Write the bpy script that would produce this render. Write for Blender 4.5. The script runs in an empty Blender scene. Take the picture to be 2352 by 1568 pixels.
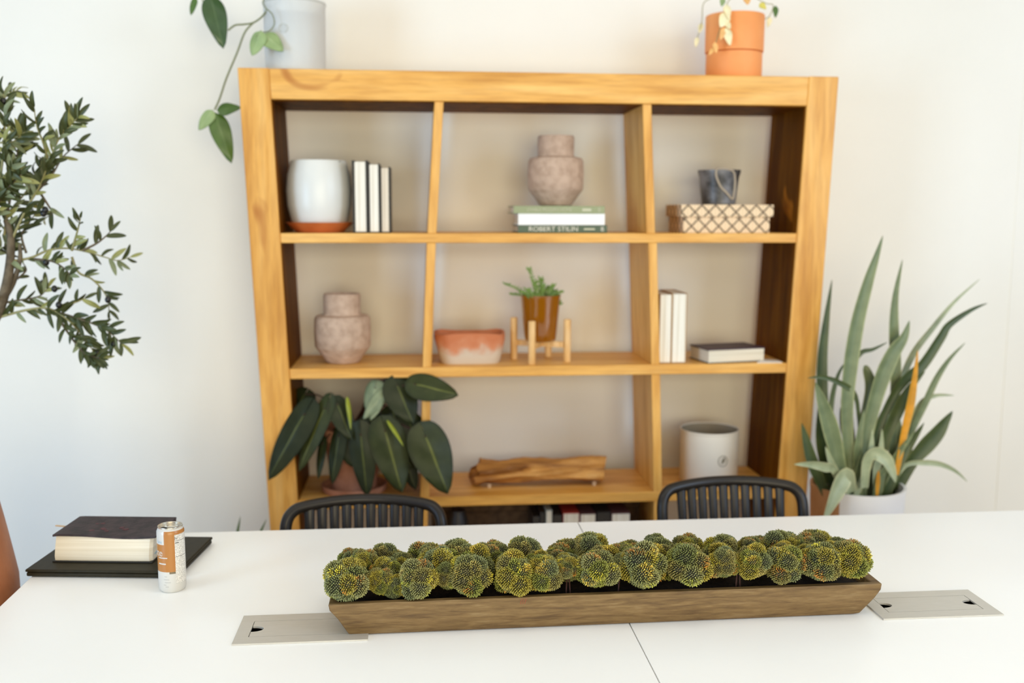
import bpy, bmesh, math, random
from mathutils import Vector, Matrix
C = bpy.context.scene.collection
SC = bpy.context.scene
PI = math.pi
random.seed(7)
R = random.uniform

# ------------------------------------------------------------------ camera
F_PX = 2290.0
ROT = ((0.995731599537734, 0.009674597928215898, 0.09178771070765875),
       (-0.09226797978762925, 0.12891647643224835, 0.9873536154844439),
       (0.00228069900143164, 0.9916082614920172, -0.1292588648907453))
CZ = 1.5
cam = bpy.data.cameras.new('camera')
camo = bpy.data.objects.new('camera', cam)
C.objects.link(camo)
camo.matrix_world = Matrix(((ROT[0][0], ROT[0][1], -ROT[0][2], 0), (ROT[1][0], ROT[1][1], -ROT[1][2], 0),
                            (ROT[2][0], ROT[2][1], -ROT[2][2], CZ), (0, 0, 0, 1)))
cam.sensor_width = 36
cam.lens = F_PX / 2352 * 36
cam.dof.use_dof = True
cam.dof.focus_distance = 1.84
cam.dof.aperture_fstop = 2.4
cam.clip_start = 0.05
SC.camera = camo

def P(u, v, y):
    """world point seen at photo pixel (u, v) at depth y"""
    c = (u - 1176, 784 - v, F_PX)
    d = [sum(ROT[i][k] * c[k] for k in range(3)) for i in range(3)]
    t = y / d[1]
    return Vector((d[0] * t, y, CZ + d[2] * t))

def lin(v):
    v /= 255.0
    return v / 12.92 if v <= .04045 else ((v + .055) / 1.055) ** 2.4
def rgb(r, g, b):
    return (lin(r), lin(g), lin(b), 1)

# ------------------------------------------------------------------ light
w = bpy.data.worlds.new('world'); SC.world = w; w.use_nodes = True
w.node_tree.nodes['Background'].inputs[0].default_value = (.42, .52, 1, 1)
w.node_tree.nodes['Background'].inputs[1].default_value = .30

def area(name, loc, target, sx, sy, power, col):
    l = bpy.data.lights.new(name, 'AREA'); l.shape = 'RECTANGLE'; l.size = sx; l.size_y = sy
    l.energy = power; l.color = col
    o = bpy.data.objects.new(name, l); C.objects.link(o); o.location = loc
    o.rotation_euler = (Vector(target) - Vector(loc)).to_track_quat('-Z', 'Y').to_euler()
    return o
area('window_light_rear', (.6, -3.0, 1.55), (.4, 3.2, 1.0), 3.4, 2.0, 165, (1.0, .885, .60))
area('window_light_left', (-3.4, -.2, 1.15), (.1, 3.2, .8), 1.2, 1.9, 92, (.46, .71, 1.0))
area('window_light_right', (3.3, -.1, 2.0), (.6, 3.0, 1.2), 1.4, 1.8, 59, (.63, .80, 1.0))
area('left_fill_light', (-1.6, 1.6, 2.93), (-1.6, 1.6, 0), 1.0, .6, 5.5, (1, .98, .82))  # added fill lamp over the left side, no real fixture
area('table_fill_light', (.5, 1.5, 2.93), (.5, 1.5, 0), 2.4, .5, 9, (1, .97, .92))  # added fill lamp that brightens the table tops
SC.view_settings.view_transform = 'Standard'
SC.view_settings.look = 'None'
SC.view_settings.exposure = 0.0
SC.view_settings.gamma = 1
SC.view_settings.use_curve_mapping = False

# ------------------------------------------------------------------ materials
def nt(name):
    m = bpy.data.materials.new(name); m.use_nodes = True
    return m, m.node_tree.nodes, m.node_tree.links, m.node_tree.nodes['Principled BSDF']

def ramp(N, stops):
    r = N.new('ShaderNodeValToRGB'); e = r.color_ramp.elements
    while len(e) < len(stops): e.new(.5)
    for i, (p, c) in enumerate(stops):
        e[i].position = p; e[i].color = c
    return r

def coords(N, L, scale, kind='Object', rot=(0, 0, 0)):
    tc = N.new('ShaderNodeTexCoord'); mp = N.new('ShaderNodeMapping')
    L.new(tc.outputs[kind], mp.inputs[0]); mp.inputs['Scale'].default_value = scale
    mp.inputs['Rotation'].default_value = rot
    return mp

def noisy(name, c1, c2, scale=20, rough=.6, bump=0, bscale=None, stretch=(1, 1, 1), detail=5, spec=.5, p1=.35, p2=.65, metal=0):
    m, N, L, b = nt(name)
    mp = coords(N, L, stretch)
    n = N.new('ShaderNodeTexNoise'); n.inputs['Scale'].default_value = scale; n.inputs['Detail'].default_value = detail
    L.new(mp.outputs[0], n.inputs['Vector'])
    r = ramp(N, [(p1, c1), (p2, c2)])
    L.new(n.outputs['Fac'], r.inputs[0]); L.new(r.outputs[0], b.inputs['Base Color'])
    b.inputs['Roughness'].default_value = rough; b.inputs['Specular IOR Level'].default_value = spec
    b.inputs['Metallic'].default_value = metal
    if bump:
        n2 = N.new('ShaderNodeTexNoise'); n2.inputs['Scale'].default_value = bscale or scale * 3
        L.new(mp.outputs[0], n2.inputs['Vector'])
        bp = N.new('ShaderNodeBump'); bp.inputs['Strength'].default_value = bump; bp.inputs['Distance'].default_value = .003
        L.new(n2.outputs['Fac'], bp.inputs['Height']); L.new(bp.outputs[0], b.inputs['Normal'])
    return m

def plain(name, c, rough=.5, metal=0, spec=.5, coat=0):
    m, N, L, b = nt(name)
    # slight tonal variation keeps even plain paint procedural
    n = N.new('ShaderNodeTexNoise'); n.inputs['Scale'].default_value = 9
    tc = N.new('ShaderNodeTexCoord'); L.new(tc.outputs['Object'], n.inputs['Vector'])
    c2 = (c[0] * .93, c[1] * .93, c[2] * .93, 1)
    r = ramp(N, [(.3, c2), (.7, c)])
    L.new(n.outputs['Fac'], r.inputs[0]); L.new(r.outputs[0], b.inputs['Base Color'])
    b.inputs['Roughness'].default_value = rough; b.inputs['Metallic'].default_value = metal
    b.inputs['Specular IOR Level'].default_value = spec; b.inputs['Coat Weight'].default_value = coat
    return m

def wood(name, stops, axis='x', scale=7, rough=.45, knots=True, bump=.15, knotcol=None):
    """long-grained wood: noise stretched along the board plus some darker knots"""
    m, N, L, b = nt(name)
    s = {'x': (.10, 1, 1), 'y': (1, .10, 1), 'z': (1, 1, .10)}[axis]
    mp = coords(N, L, s)
    n = N.new('ShaderNodeTexNoise'); n.inputs['Scale'].default_value = scale * 3
    n.inputs['Detail'].default_value = 7; n.inputs['Distortion'].default_value = .6
    L.new(mp.outputs[0], n.inputs['Vector'])
    r = ramp(N, stops); L.new(n.outputs['Fac'], r.inputs[0])
    col = r.outputs[0]
    n2 = N.new('ShaderNodeTexNoise'); n2.inputs['Scale'].default_value = scale * 14; n2.inputs['Detail'].default_value = 3
    L.new(mp.outputs[0], n2.inputs['Vector'])
    mx = N.new('ShaderNodeMixRGB'); mx.blend_type = 'MULTIPLY'; mx.inputs[0].default_value = .35
    r2 = ramp(N, [(.35, (.62, .5, .4, 1)), (.6, (1, 1, 1, 1))]); L.new(n2.outputs['Fac'], r2.inputs[0])
    L.new(col, mx.inputs[1]); L.new(r2.outputs[0], mx.inputs[2]); col = mx.outputs[0]
    if knots:
        s2 = {'x': (.45, 1, 1), 'y': (1, .45, 1), 'z': (1, 1, .45)}[axis]
        mk = coords(N, L, s2)
        v = N.new('ShaderNodeTexNoise'); v.inputs['Scale'].default_value = scale * 1.1; v.inputs['Distortion'].default_value = 1.2
        L.new(mk.outputs[0], v.inputs['Vector'])
        rk = ramp(N, [(.70, (0, 0, 0, 1)), (.80, (1, 1, 1, 1))]); L.new(v.outputs['Fac'], rk.inputs[0])
        mk2 = N.new('ShaderNodeMixRGB'); L.new(rk.outputs[0], mk2.inputs[0]); L.new(col, mk2.inputs[1])
        mk2.inputs[2].default_value = knotcol or rgb(176, 104, 24); col = mk2.outputs[0]
    L.new(col, b.inputs['Base Color']); b.inputs['Roughness'].default_value = rough
    bp = N.new('ShaderNodeBump'); bp.inputs['Strength'].default_value = bump; bp.inputs['Distance'].default_value = .002
    L.new(n2.outputs['Fac'], bp.inputs['Height']); L.new(bp.outputs[0], b.inputs['Normal'])
    return m

def leafmat(name, mid, edge, rib, rough=.4, trans=.0, spec=.5):
    """UV: u across the blade (0..1), v along it"""
    m, N, L, b = nt(name)
    tc = N.new('ShaderNodeTexCoord'); sp = N.new('ShaderNodeSeparateXYZ'); L.new(tc.outputs['UV'], sp.inputs[0])
    r = ramp(N, [(.0, edge), (.12, mid), (.46, mid), (.5, rib)])
    e = r.color_ramp.elements
    x = e.new(.54); x.color = mid; x = e.new(.88); x.color = mid; x = e.new(1); x.color = edge
    L.new(sp.outputs['X'], r.inputs[0])
    n = N.new('ShaderNodeTexNoise'); n.inputs['Scale'].default_value = 30; L.new(tc.outputs['Object'], n.inputs['Vector'])
    mx = N.new('ShaderNodeMixRGB'); mx.blend_type = 'MULTIPLY'; mx.inputs[0].default_value = .6
    r2 = ramp(N, [(.35, (.6, .65, .6, 1)), (.65, (1, 1, 1, 1))]); L.new(n.outputs['Fac'], r2.inputs[0])
    L.new(r.outputs[0], mx.inputs[1]); L.new(r2.outputs[0], mx.inputs[2]); L.new(mx.outputs[0], b.inputs['Base Color'])
    b.inputs['Roughness'].default_value = rough; b.inputs['Specular IOR Level'].default_value = spec
    return m

OAK = [(.30, rgb(204, 140, 48)), (.48, rgb(228, 168, 78)), (.68, rgb(240, 188, 104))]
M = {}
M['oak_x'] = wood('honey_oak_along', OAK, 'x')
M['oak_z'] = wood('honey_oak_upright', OAK, 'z')
M['inner_brown'] = wood('dark_brown_inner_board', [(.3, rgb(78, 40, 2)), (.5, rgb(98, 54, 4)), (.7, rgb(120, 70, 10))], 'z', 7, .5)  # darker brown wood for the side inner faces and top underside
M['inner_brown'].node_tree.nodes['Principled BSDF'].inputs['Specular IOR Level'].default_value = .03
M['oak_y'] = wood('honey_oak_depth', [(.3, rgb(150, 92, 34)), (.5, rgb(178, 118, 50)), (.7, rgb(196, 138, 66))], 'z')
M['wall'] = noisy('wall_paint', rgb(236, 233, 223), rgb(241, 238, 229), 1.5, .85, .12, 90)
M['floor'] = wood('floor_boards', [(.3, rgb(150, 125, 98)), (.5, rgb(172, 148, 120)), (.7, rgb(190, 168, 140))], 'x', 4, .5, False)
M['table'] = noisy('white_laminate', rgb(250, 249, 245), rgb(253, 252, 248), 3, .34, 0, spec=.4)
M['table_edge'] = plain('table_edge_band', rgb(226, 224, 216), .5)
M['white_metal'] = plain('white_metal', rgb(225, 225, 222), .4)
M['steel'] = noisy('brushed_steel', rgb(202, 197, 186), rgb(207, 202, 192), 30, .42, .05, 200, (1, 12, 1), metal=.35)
M['dark'] = plain('dark_cavity', rgb(34, 28, 16), .8)
M['tray'] = wood('weathered_tray_wood', [(.28, rgb(90, 66, 34)), (.45, rgb(114, 88, 50)), (.6, rgb(128, 101, 60)), (.75, rgb(140, 116, 78))], 'x', 44, .6, False, .3)
M['soil'] = noisy('dark_soil', rgb(22, 14, 6), rgb(52, 34, 18), 120, .95, .8, 200)
M['black_plastic'] = plain('black_plastic', rgb(36, 31, 27), .34, spec=.35)
M['laptop'] = noisy('black_laptop_shell', rgb(36, 32, 18), rgb(44, 39, 24), 60, .55, spec=.25)
M['leather'] = noisy('worn_purple_black_leather', rgb(40, 32, 35), rgb(66, 52, 54), 38, .7, .5, 120)
M['leather_mark'] = noisy('red_leather_mark', rgb(74, 40, 44), rgb(96, 52, 56), 60, .7)
M['black_cover'] = plain('black_book_cover', rgb(26, 24, 20), .55)
M['kraft_cover'] = plain('tan_book_cover', rgb(168, 124, 70), .6)
M['purple_cover'] = plain('dark_purple_cover', rgb(54, 24, 44), .5)
def pages(name, c1, c2, scale=260):
    m, N, L, b = nt(name)
    mp = coords(N, L, (1, 1, 1)); n = N.new('ShaderNodeTexNoise'); n.inputs['Scale'].default_value = 1
    mp.inputs['Scale'].default_value = (3, 3, scale) if name.endswith('flat') else (scale, 3, 3)
    L.new(mp.outputs[0], n.inputs['Vector'])
    r = ramp(N, [(.35, c1), (.6, c2)]); L.new(n.outputs['Fac'], r.inputs[0]); L.new(r.outputs[0], b.inputs['Base Color'])
    b.inputs['Roughness'].default_value = .85
    return m
M['pages_flat'] = pages('page_block_flat', rgb(214, 202, 178), rgb(228, 218, 198))
M['pages'] = pages('page_block_upright', rgb(222, 212, 192), rgb(242, 236, 222))
M['pages_tan'] = pages('page_block_beige', rgb(206, 190, 166), rgb(228, 214, 192))
M['ceramic'] = plain('white_ceramic', rgb(228, 228, 222), .35)
M['terracotta'] = noisy('terracotta', rgb(196, 104, 44), rgb(216, 124, 62), 14, .75)
M['orange'] = noisy('orange_clay', rgb(238, 152, 84), rgb(246, 164, 96), 8, .6)
M['vase'] = noisy('pink_stone', rgb(176, 148, 126), rgb(200, 172, 150), 40, .85, .7, 90)
M['amber'] = plain('amber_glaze', rgb(146, 86, 6), .08, coat=1)
M['stand'] = wood('pale_bamboo', [(.3, rgb(214, 164, 92)), (.5, rgb(232, 186, 120)), (.7, rgb(240, 204, 148))], 'z', 20, .5, False)
M['log'] = wood('log_wood', [(.3, rgb(120, 70, 22)), (.45, rgb(180, 122, 54)), (.62, rgb(214, 156, 80)), (.75, rgb(224, 176, 108))], 'x', 12, .7, True, .6, rgb(112, 62, 24))
M['tin'] = plain('cream_enamel', rgb(230, 222, 208), .5)
M['tin_in'] = plain('tin_inside_grey', rgb(150, 138, 118), .5)
M['grey_print'] = plain('grey_print', rgb(128, 118, 100), .7)
M['marble'] = noisy('grey_marble', rgb(62, 60, 58), rgb(122, 120, 120), 16, .35, 0, detail=8, p1=.4, p2=.6)
M['rope'] = plain('beige_rope', rgb(176, 160, 138), .8)
M['book_green'] = plain('sage_green_cover', rgb(152, 158, 118), .6)
M['book_white'] = plain('white_cover', rgb(243, 242, 238), .6)
M['book_dkgreen'] = plain('dark_green_cover', rgb(84, 100, 78), .6)
M['print_cream'] = plain('cream_print', rgb(228, 222, 204), .6)
M['print_cream2'] = plain('faded_cream_print', rgb(200, 198, 168), .6)
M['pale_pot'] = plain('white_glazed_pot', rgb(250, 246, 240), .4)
M['clay_dull'] = noisy('dull_clay', rgb(176, 118, 88), rgb(206, 148, 120), 12, .8)
M['brown_pot'] = noisy('pot_left_brown', rgb(176, 120, 74), rgb(196, 142, 94), 9, .6)  # brown used on the left side of the white pot
M['tan_leather'] = noisy('tan_leather', rgb(172, 104, 62), rgb(190, 122, 80), 12, .5, .2, 90)
M['can_white'] = plain('can_white', rgb(208, 205, 198), .28)
M['can_brown'] = plain('can_brown', rgb(178, 118, 56), .3)
M['can_grey'] = plain('can_olive_band', rgb(118, 106, 82), .3)
M['can_blue'] = plain('pale_blue_print', rgb(150, 178, 196), .5)
M['ink'] = plain('dark_ink', rgb(96, 92, 88), .6)
M['ink_pale'] = plain('pale_ink', rgb(176, 172, 168), .6)
M['alu'] = plain('aluminium', rgb(216, 208, 192), .25, .7)
M['paper'] = plain('white_paper', rgb(232, 220, 206), .7)
M['ribbon'] = plain('tan_ribbon', rgb(226, 196, 158), .7)
M['bark'] = noisy('olive_bark', rgb(78, 68, 52), rgb(116, 102, 80), 40, .9, .6, 90)
M['twig'] = plain('yellow_green_twig', rgb(152, 146, 96), .6)
M['stem_green'] = plain('green_stem', rgb(126, 132, 92), .5)
M['stem_dark'] = plain('dark_red_stem', rgb(66, 36, 24), .5)
M['olive_a'] = leafmat('olive_leaf_dark', rgb(72, 78, 44), rgb(86, 92, 54), rgb(120, 122, 74), spec=.25)
M['olive_b'] = leafmat('olive_leaf_grey', rgb(132, 140, 104), rgb(148, 154, 118), rgb(168, 170, 132), spec=.25)
M['olive_c'] = leafmat('olive_leaf_yellow', rgb(150, 150, 84), rgb(170, 168, 104), rgb(188, 184, 128))
M['olive_fruit'] = plain('black_olive', rgb(24, 22, 16), .3)
M['phil'] = leafmat('dark_philodendron', rgb(44, 50, 28), rgb(38, 44, 24), rgb(98, 104, 52), .42, spec=.2)
M['phil_pale'] = leafmat('pale_philodendron', rgb(128, 140, 108), rgb(96, 108, 78), rgb(150, 158, 118), .35)
M['phil_mid'] = leafmat('mid_philodendron', rgb(58, 64, 34), rgb(46, 52, 28), rgb(120, 124, 60), .42, spec=.2)
M['phil_lime'] = leafmat('lime_philodendron', rgb(156, 164, 44), rgb(96, 110, 40), rgb(170, 176, 80), .4)
M['snake_a'] = leafmat('snake_leaf', rgb(112, 124, 86), rgb(158, 162, 112), rgb(124, 134, 96), .45)
M['snake_b'] = leafmat('snake_leaf_dark', rgb(66, 80, 40), rgb(98, 106, 56), rgb(72, 86, 48), .45)
M['snake_c'] = leafmat('snake_leaf_pale', rgb(164, 172, 136), rgb(196, 194, 150), rgb(172, 178, 140), .45)
M['snake_y'] = leafmat('snake_leaf_yellow', rgb(216, 146, 24), rgb(204, 164, 60), rgb(220, 156, 30), .5)
M['vine_dark'] = leafmat('vine_leaf', rgb(78, 110, 42), rgb(70, 100, 36), rgb(100, 130, 66), .35)
M['vine_deep'] = leafmat('vine_leaf_deep', rgb(50, 82, 36), rgb(44, 74, 32), rgb(80, 106, 62), .3)
M['vine_pale'] = leafmat('vine_leaf_pale', rgb(152, 174, 118), rgb(140, 164, 106), rgb(174, 190, 142), .4)
M['cream_leaf'] = leafmat('cream_leaf', rgb(250, 236, 190), rgb(246, 220, 160), rgb(252, 244, 210), .4)
M['yellow_leaf'] = leafmat('yellow_leaf', rgb(222, 206, 96), rgb(200, 190, 80), rgb(232, 216, 120), .4)
M['peach_leaf'] = leafmat('peach_leaf', rgb(246, 186, 112), rgb(240, 166, 90), rgb(250, 200, 130), .4)
M['succulent'] = leafmat('small_fern_leaf', rgb(116, 144, 58), rgb(98, 126, 48), rgb(150, 170, 90), .45)
M['magazine_a'] = plain('dark_magazine', rgb(48, 44, 42), .4)
M['magazine_b'] = plain('pale_magazine', rgb(178, 186, 180), .5)
M['magazine_c'] = plain('red_magazine', rgb(178, 56, 44), .5)
M['magazine_d'] = plain('plum_magazine', rgb(96, 60, 60), .5)
M['shaded_wall'] = noisy('shaded_wall_brown', rgb(74, 54, 36), rgb(98, 76, 54), 40, .9)  # wall shade put into a dark brown colour

# frosted plastic
m, N, L, b = nt('frosted_plastic'); M['frost'] = m
b.inputs['Base Color'].default_value = rgb(236, 238, 236); b.inputs['Roughness'].default_value = .35
b.inputs['Transmission Weight'].default_value = .35; b.inputs['IOR'].default_value = 1.2
m, N, L, b = nt('frosted_plastic_rim'); M['frost_rim'] = m
b.inputs['Base Color'].default_value = rgb(196, 198, 192); b.inputs['Roughness'].default_value = .3

# bowl: terracotta above, lime-washed below
m, N, L, b = nt('whitewashed_terracotta'); M['bowl'] = m
mp = coords(N, L, (1, 1, 1)); sp = N.new('ShaderNodeSeparateXYZ'); L.new(mp.outputs[0], sp.inputs[0])
n = N.new('ShaderNodeTexNoise'); n.inputs['Scale'].default_value = 26; n.inputs['Detail'].default_value = 6; L.new(mp.outputs[0], n.inputs['Vector'])
ma = N.new('ShaderNodeMath'); ma.operation = 'MULTIPLY_ADD'; L.new(n.outputs['Fac'], ma.inputs[0]); ma.inputs[1].default_value = .09; L.new(sp.outputs['Z'], ma.inputs[2])
r = ramp(N, [(.075, rgb(204, 186, 164)), (.105, rgb(204, 132, 92)), (.13, rgb(196, 116, 74))]); L.new(ma.outputs[0], r.inputs[0])
L.new(r.outputs[0], b.inputs['Base Color']); b.inputs['Roughness'].default_value = .85

# patterned box: overlapping petals in cream and peach with dark lines
m, N, L, b = nt('petal_pattern_card'); M['box'] = m
mp = coords(N, L, (1, 1, 1))
sp = N.new('ShaderNodeSeparateXYZ'); L.new(mp.outputs[0], sp.inputs[0])
def mnode(op, a, b_=None, c=None):
    x = N.new('ShaderNodeMath'); x.operation = op
    for i, q in enumerate((a, b_, c)):
        if q is None: continue
        if isinstance(q, (int, float)): x.inputs[i].default_value = q
        else: L.new(q, x.inputs[i])
    return x.outputs[0]
hx = mnode('ADD', sp.outputs['X'], sp.outputs['Y'])
tri = mnode('PINGPONG', mnode('MULTIPLY', hx, 1 / .0215), 1.0)
tz = mnode('PINGPONG', mnode('MULTIPLY', sp.outputs['Z'], 1 / .0215), 1.0)
dd = mnode('ABSOLUTE', mnode('SUBTRACT', tri, tz))
fan = mnode('PINGPONG', mnode('MULTIPLY', hx, 1 / .0054), 1.0)
r = ramp(N, [(0, rgb(92, 78, 62)), (.10, rgb(110, 92, 72)), (.2, rgb(232, 204, 166)), (1, rgb(240, 214, 176))]); L.new(dd, r.inputs[0])
r2 = ramp(N, [(0, rgb(196, 158, 116)), (.35, (1, 1, 1, 1))]); L.new(fan, r2.inputs[0])
mx = N.new('ShaderNodeMixRGB'); mx.blend_type = 'MULTIPLY'; mx.inputs[0].default_value = .45
L.new(r.outputs[0], mx.inputs[1]); L.new(r2.outputs[0], mx.inputs[2]); L.new(mx.outputs[0], b.inputs['Base Color'])
b.inputs['Roughness'].default_value = .8

# flower buds: colour per bud from a colour attribute
m, N, L, b = nt('flower_buds'); M['buds'] = m
at = N.new('ShaderNodeAttribute'); at.attribute_name = 'bud_colour'; L.new(at.outputs['Color'], b.inputs['Base Color'])
b.inputs['Roughness'].default_value = .55

# fine rows of print (too small to read) for the can's information panel
m, N, L, b = nt('fine_print'); M['fine'] = m
mp = coords(N, L, (1, 1, 1)); sp = N.new('ShaderNodeSeparateXYZ'); L.new(mp.outputs[0], sp.inputs[0])
rows = mnode('PINGPONG', mnode('MULTIPLY', sp.outputs['Z'], 1 / .0012), 1.0)
n = N.new('ShaderNodeTexNoise'); n.inputs['Scale'].default_value = 700; L.new(mp.outputs[0], n.inputs['Vector'])
a_ = mnode('MULTIPLY', mnode('GREATER_THAN', rows, .5), mnode('GREATER_THAN', n.outputs['Fac'], .48))
mx = N.new('ShaderNodeMixRGB'); L.new(a_, mx.inputs[0]); mx.inputs[1].default_value = rgb(234, 230, 222); mx.inputs[2].default_value = rgb(150, 146, 140)
L.new(mx.outputs[0], b.inputs['Base Color']); b.inputs['Roughness'].default_value = .35

# ------------------------------------------------------------------ mesh helpers
class MB:
    def __init__(s): s.v = []; s.f = []; s.uv = []; s.mi = []
    def add(s, vs, fs, uvs=None, mi=0):
        o = len(s.v); s.v += [Vector(p) for p in vs]
        s.uv += uvs if uvs else [(.25, .5)] * len(vs)
        for f in fs: s.f.append(tuple(i + o for i in f)); s.mi.append(mi)
        return s
    def box(s, x0, x1, y0, y1, z0, z1, mi=0):
        return s.hexa([(x0, y0, z0), (x1, y0, z0), (x1, y1, z0), (x0, y1, z0)], [(x0, y0, z1), (x1, y0, z1), (x1, y1, z1), (x0, y1, z1)], mi)
    def hexa(s, lo, hi, mi=0):
        return s.add(list(lo) + list(hi), [(3, 2, 1, 0), (4, 5, 6, 7), (0, 1, 5, 4), (1, 2, 6, 5), (2, 3, 7, 6), (3, 0, 4, 7)], mi=mi)
    def lathe(s, prof, c=(0, 0, 0), n=48, mi=0, closed=True):
        vs = []; fs = []
        for (r_, z) in prof:
            for k in range(n):
                a = 2 * PI * k / n; vs.append((c[0] + r_ * math.cos(a), c[1] + r_ * math.sin(a), c[2] + z))
        for i in range(len(prof) - 1):
            for k in range(n):
                k2 = (k + 1) % n; fs.append((i * n + k, i * n + k2, (i + 1) * n + k2, (i + 1) * n + k))
        if closed:
            fs.append(tuple(range(n))[::-1]); fs.append(tuple((len(prof) - 1) * n + k for k in range(n)))
        return s.add(vs, fs, mi=mi)
    def tube(s, path, rad, n=8, flat=1.0, up=None):
        path = [Vector(p) for p in path]; m_ = len(path)
        if not hasattr(rad, '__len__'): rad = [rad] * m_
        vs = []; fs = []; prev = None
        for i, p in enumerate(path):
            t = (path[min(i + 1, m_ - 1)] - path[max(i - 1, 0)]).normalized()
            if up is not None: a = Vector(up)
            elif prev is not None: a = prev
            else: a = Vector((0, 0, 1)) if abs(t.z) < .9 else Vector((0, 1, 0))
            x = (a - t * a.dot(t)).normalized(); prev = x; y = t.cross(x)
            for k in range(n):
                an = 2 * PI * k / n; vs.append(p + x * math.cos(an) * rad[i] * flat + y * math.sin(an) * rad[i])
        for i in range(m_ - 1):
            for k in range(n):
                k2 = (k + 1) % n; fs.append((i * n + k, i * n + k2, (i + 1) * n + k2, (i + 1) * n + k))
        fs.append(tuple(range(n))[::-1]); fs.append(tuple((m_ - 1) * n + k for k in range(n)))
        return s.add(vs, fs)
    def blade(s, path, widths, side=None, fold=.25, thick=.0012, cup=0):
        """leaf along a path: v-shaped cross section, real thickness (two skins)"""
        path = [Vector(p) for p in path]; m_ = len(path); top = []; uvs = []
        NS = 5
        nrm = []
        for i, p in enumerate(path):
            t = (path[min(i + 1, m_ - 1)] - path[max(i - 1, 0)]).normalized()
            sd = Vector(side) if side else t.cross(Vector((0, 1, 0)))
            if sd.length < 1e-3: sd = Vector((1, 0, 0))
            sd = (sd - t * sd.dot(t)).normalized(); nn = t.cross(sd).normalized(); nrm.append(nn)
            for k in range(NS):
                q = k / (NS - 1) * 2 - 1
                top.append(p + sd * q * widths[i] / 2 + nn * (abs(q) * fold * widths[i] * .5 - cup * q * q * widths[i]))
                uvs.append((k / (NS - 1), i / (m_ - 1)))
        bot = [p - nrm[j // NS] * thick for j, p in enumerate(top)]
        fs = []; o = len(top)
        for i in range(m_ - 1):
            for k in range(NS - 1):
                a = i * NS + k; fs.append((a, a + 1, a + NS + 1, a + NS)); fs.append((o + a, o + a + NS, o + a + NS + 1, o + a + 1))
            for k in (0, NS - 1):
                a = i * NS + k; q = (a, a + NS, o + a + NS, o + a); fs.append(q if k == 0 else q[::-1])
        for i in (0, m_ - 1):
            for k in range(NS - 1):
                a = i * NS + k; fs.append((a, a + 1, o + a + 1, o + a))
        return s.add(top + bot, fs, uvs + uvs)
    def heart(s, B, T, width, facing=(0, -1, 0), fold=.22, droop=.10, lobe=.22, thick=.0015, point=1.0):
        """heart or egg shaped leaf from base B to tip T"""
        B = Vector(B); T = Vector(T); A = T - B; Lh = A.length; t = A.normalized()
        nn = Vector(facing); nn = (nn - t * nn.dot(t)).normalized(); sd = t.cross(nn)
        NL, NS = 15, 9; top = []; uvs = []
        for i in range(NL):
            q = (i / (NL - 1)) ** 1.35
            wq = max(.02, max(0, math.sin(PI * min(1, q) ** .66)) ** .62)
            wq = max(wq, 0) * (1 - .20 * q * point)
            if i == NL - 1: wq = 0.01
            for k in range(NS):
                u = k / (NS - 1) * 2 - 1
                along = q - lobe * (abs(u) ** 1.4) * (1 - q) ** 2
                p = B + t * Lh * along + sd * u * wq * width / 2
                p += nn * (-abs(u) * fold * width * wq * .5 - droop * Lh * (q - .3) ** 2 + .02 * width * math.sin(9 * q + 2 * u))
                top.append(p); uvs.append((k / (NS - 1), q))
        bot = [p - nn * thick for p in top]; o = len(top); fs = []
        for i in range(NL - 1):
            for k in range(NS - 1):
                a = i * NS + k; fs.append((a, a + 1, a + NS + 1, a + NS)); fs.append((o + a, o + a + NS, o + a + NS + 1, o + a + 1))
            for k in (0, NS - 1):
                a = i * NS + k; q = (a, a + NS, o + a + NS, o + a); fs.append(q if k == 0 else q[::-1])
        for i in (0, NL - 1):
            for k in range(NS - 1):
                a = i * NS + k; fs.append((a, a + 1, o + a + 1, o + a))
        return s.add(top + bot, fs, uvs + uvs)
    def mesh(s, name, mats, org=(0, 0, 0), smooth=None):
        me = bpy.data.meshes.new(name); org = Vector(org)
        me.from_pydata([tuple(p - org) for p in s.v], [], s.f)
        if not isinstance(mats, (list, tuple)): mats = [mats]
        for m_ in mats: me.materials.append(m_)
        me.polygons.foreach_set('material_index', s.mi)
        uvl = me.uv_layers.new(name='UVMap')
        vi = [0] * len(me.loops); me.loops.foreach_get('vertex_index', vi)
        flat = []
        for i in vi: flat += s.uv[i]
        uvl.data.foreach_set('uv', flat)
        me.update()
        bm = bmesh.new(); bm.from_mesh(me); bmesh.ops.recalc_face_normals(bm, faces=bm.faces); bm.to_mesh(me); bm.free()
        if smooth is not None:
            me.polygons.foreach_set('use_smooth', [True] * len(me.polygons)); me.set_sharp_from_angle(angle=math.radians(smooth))
        me.update()
        return me

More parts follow.
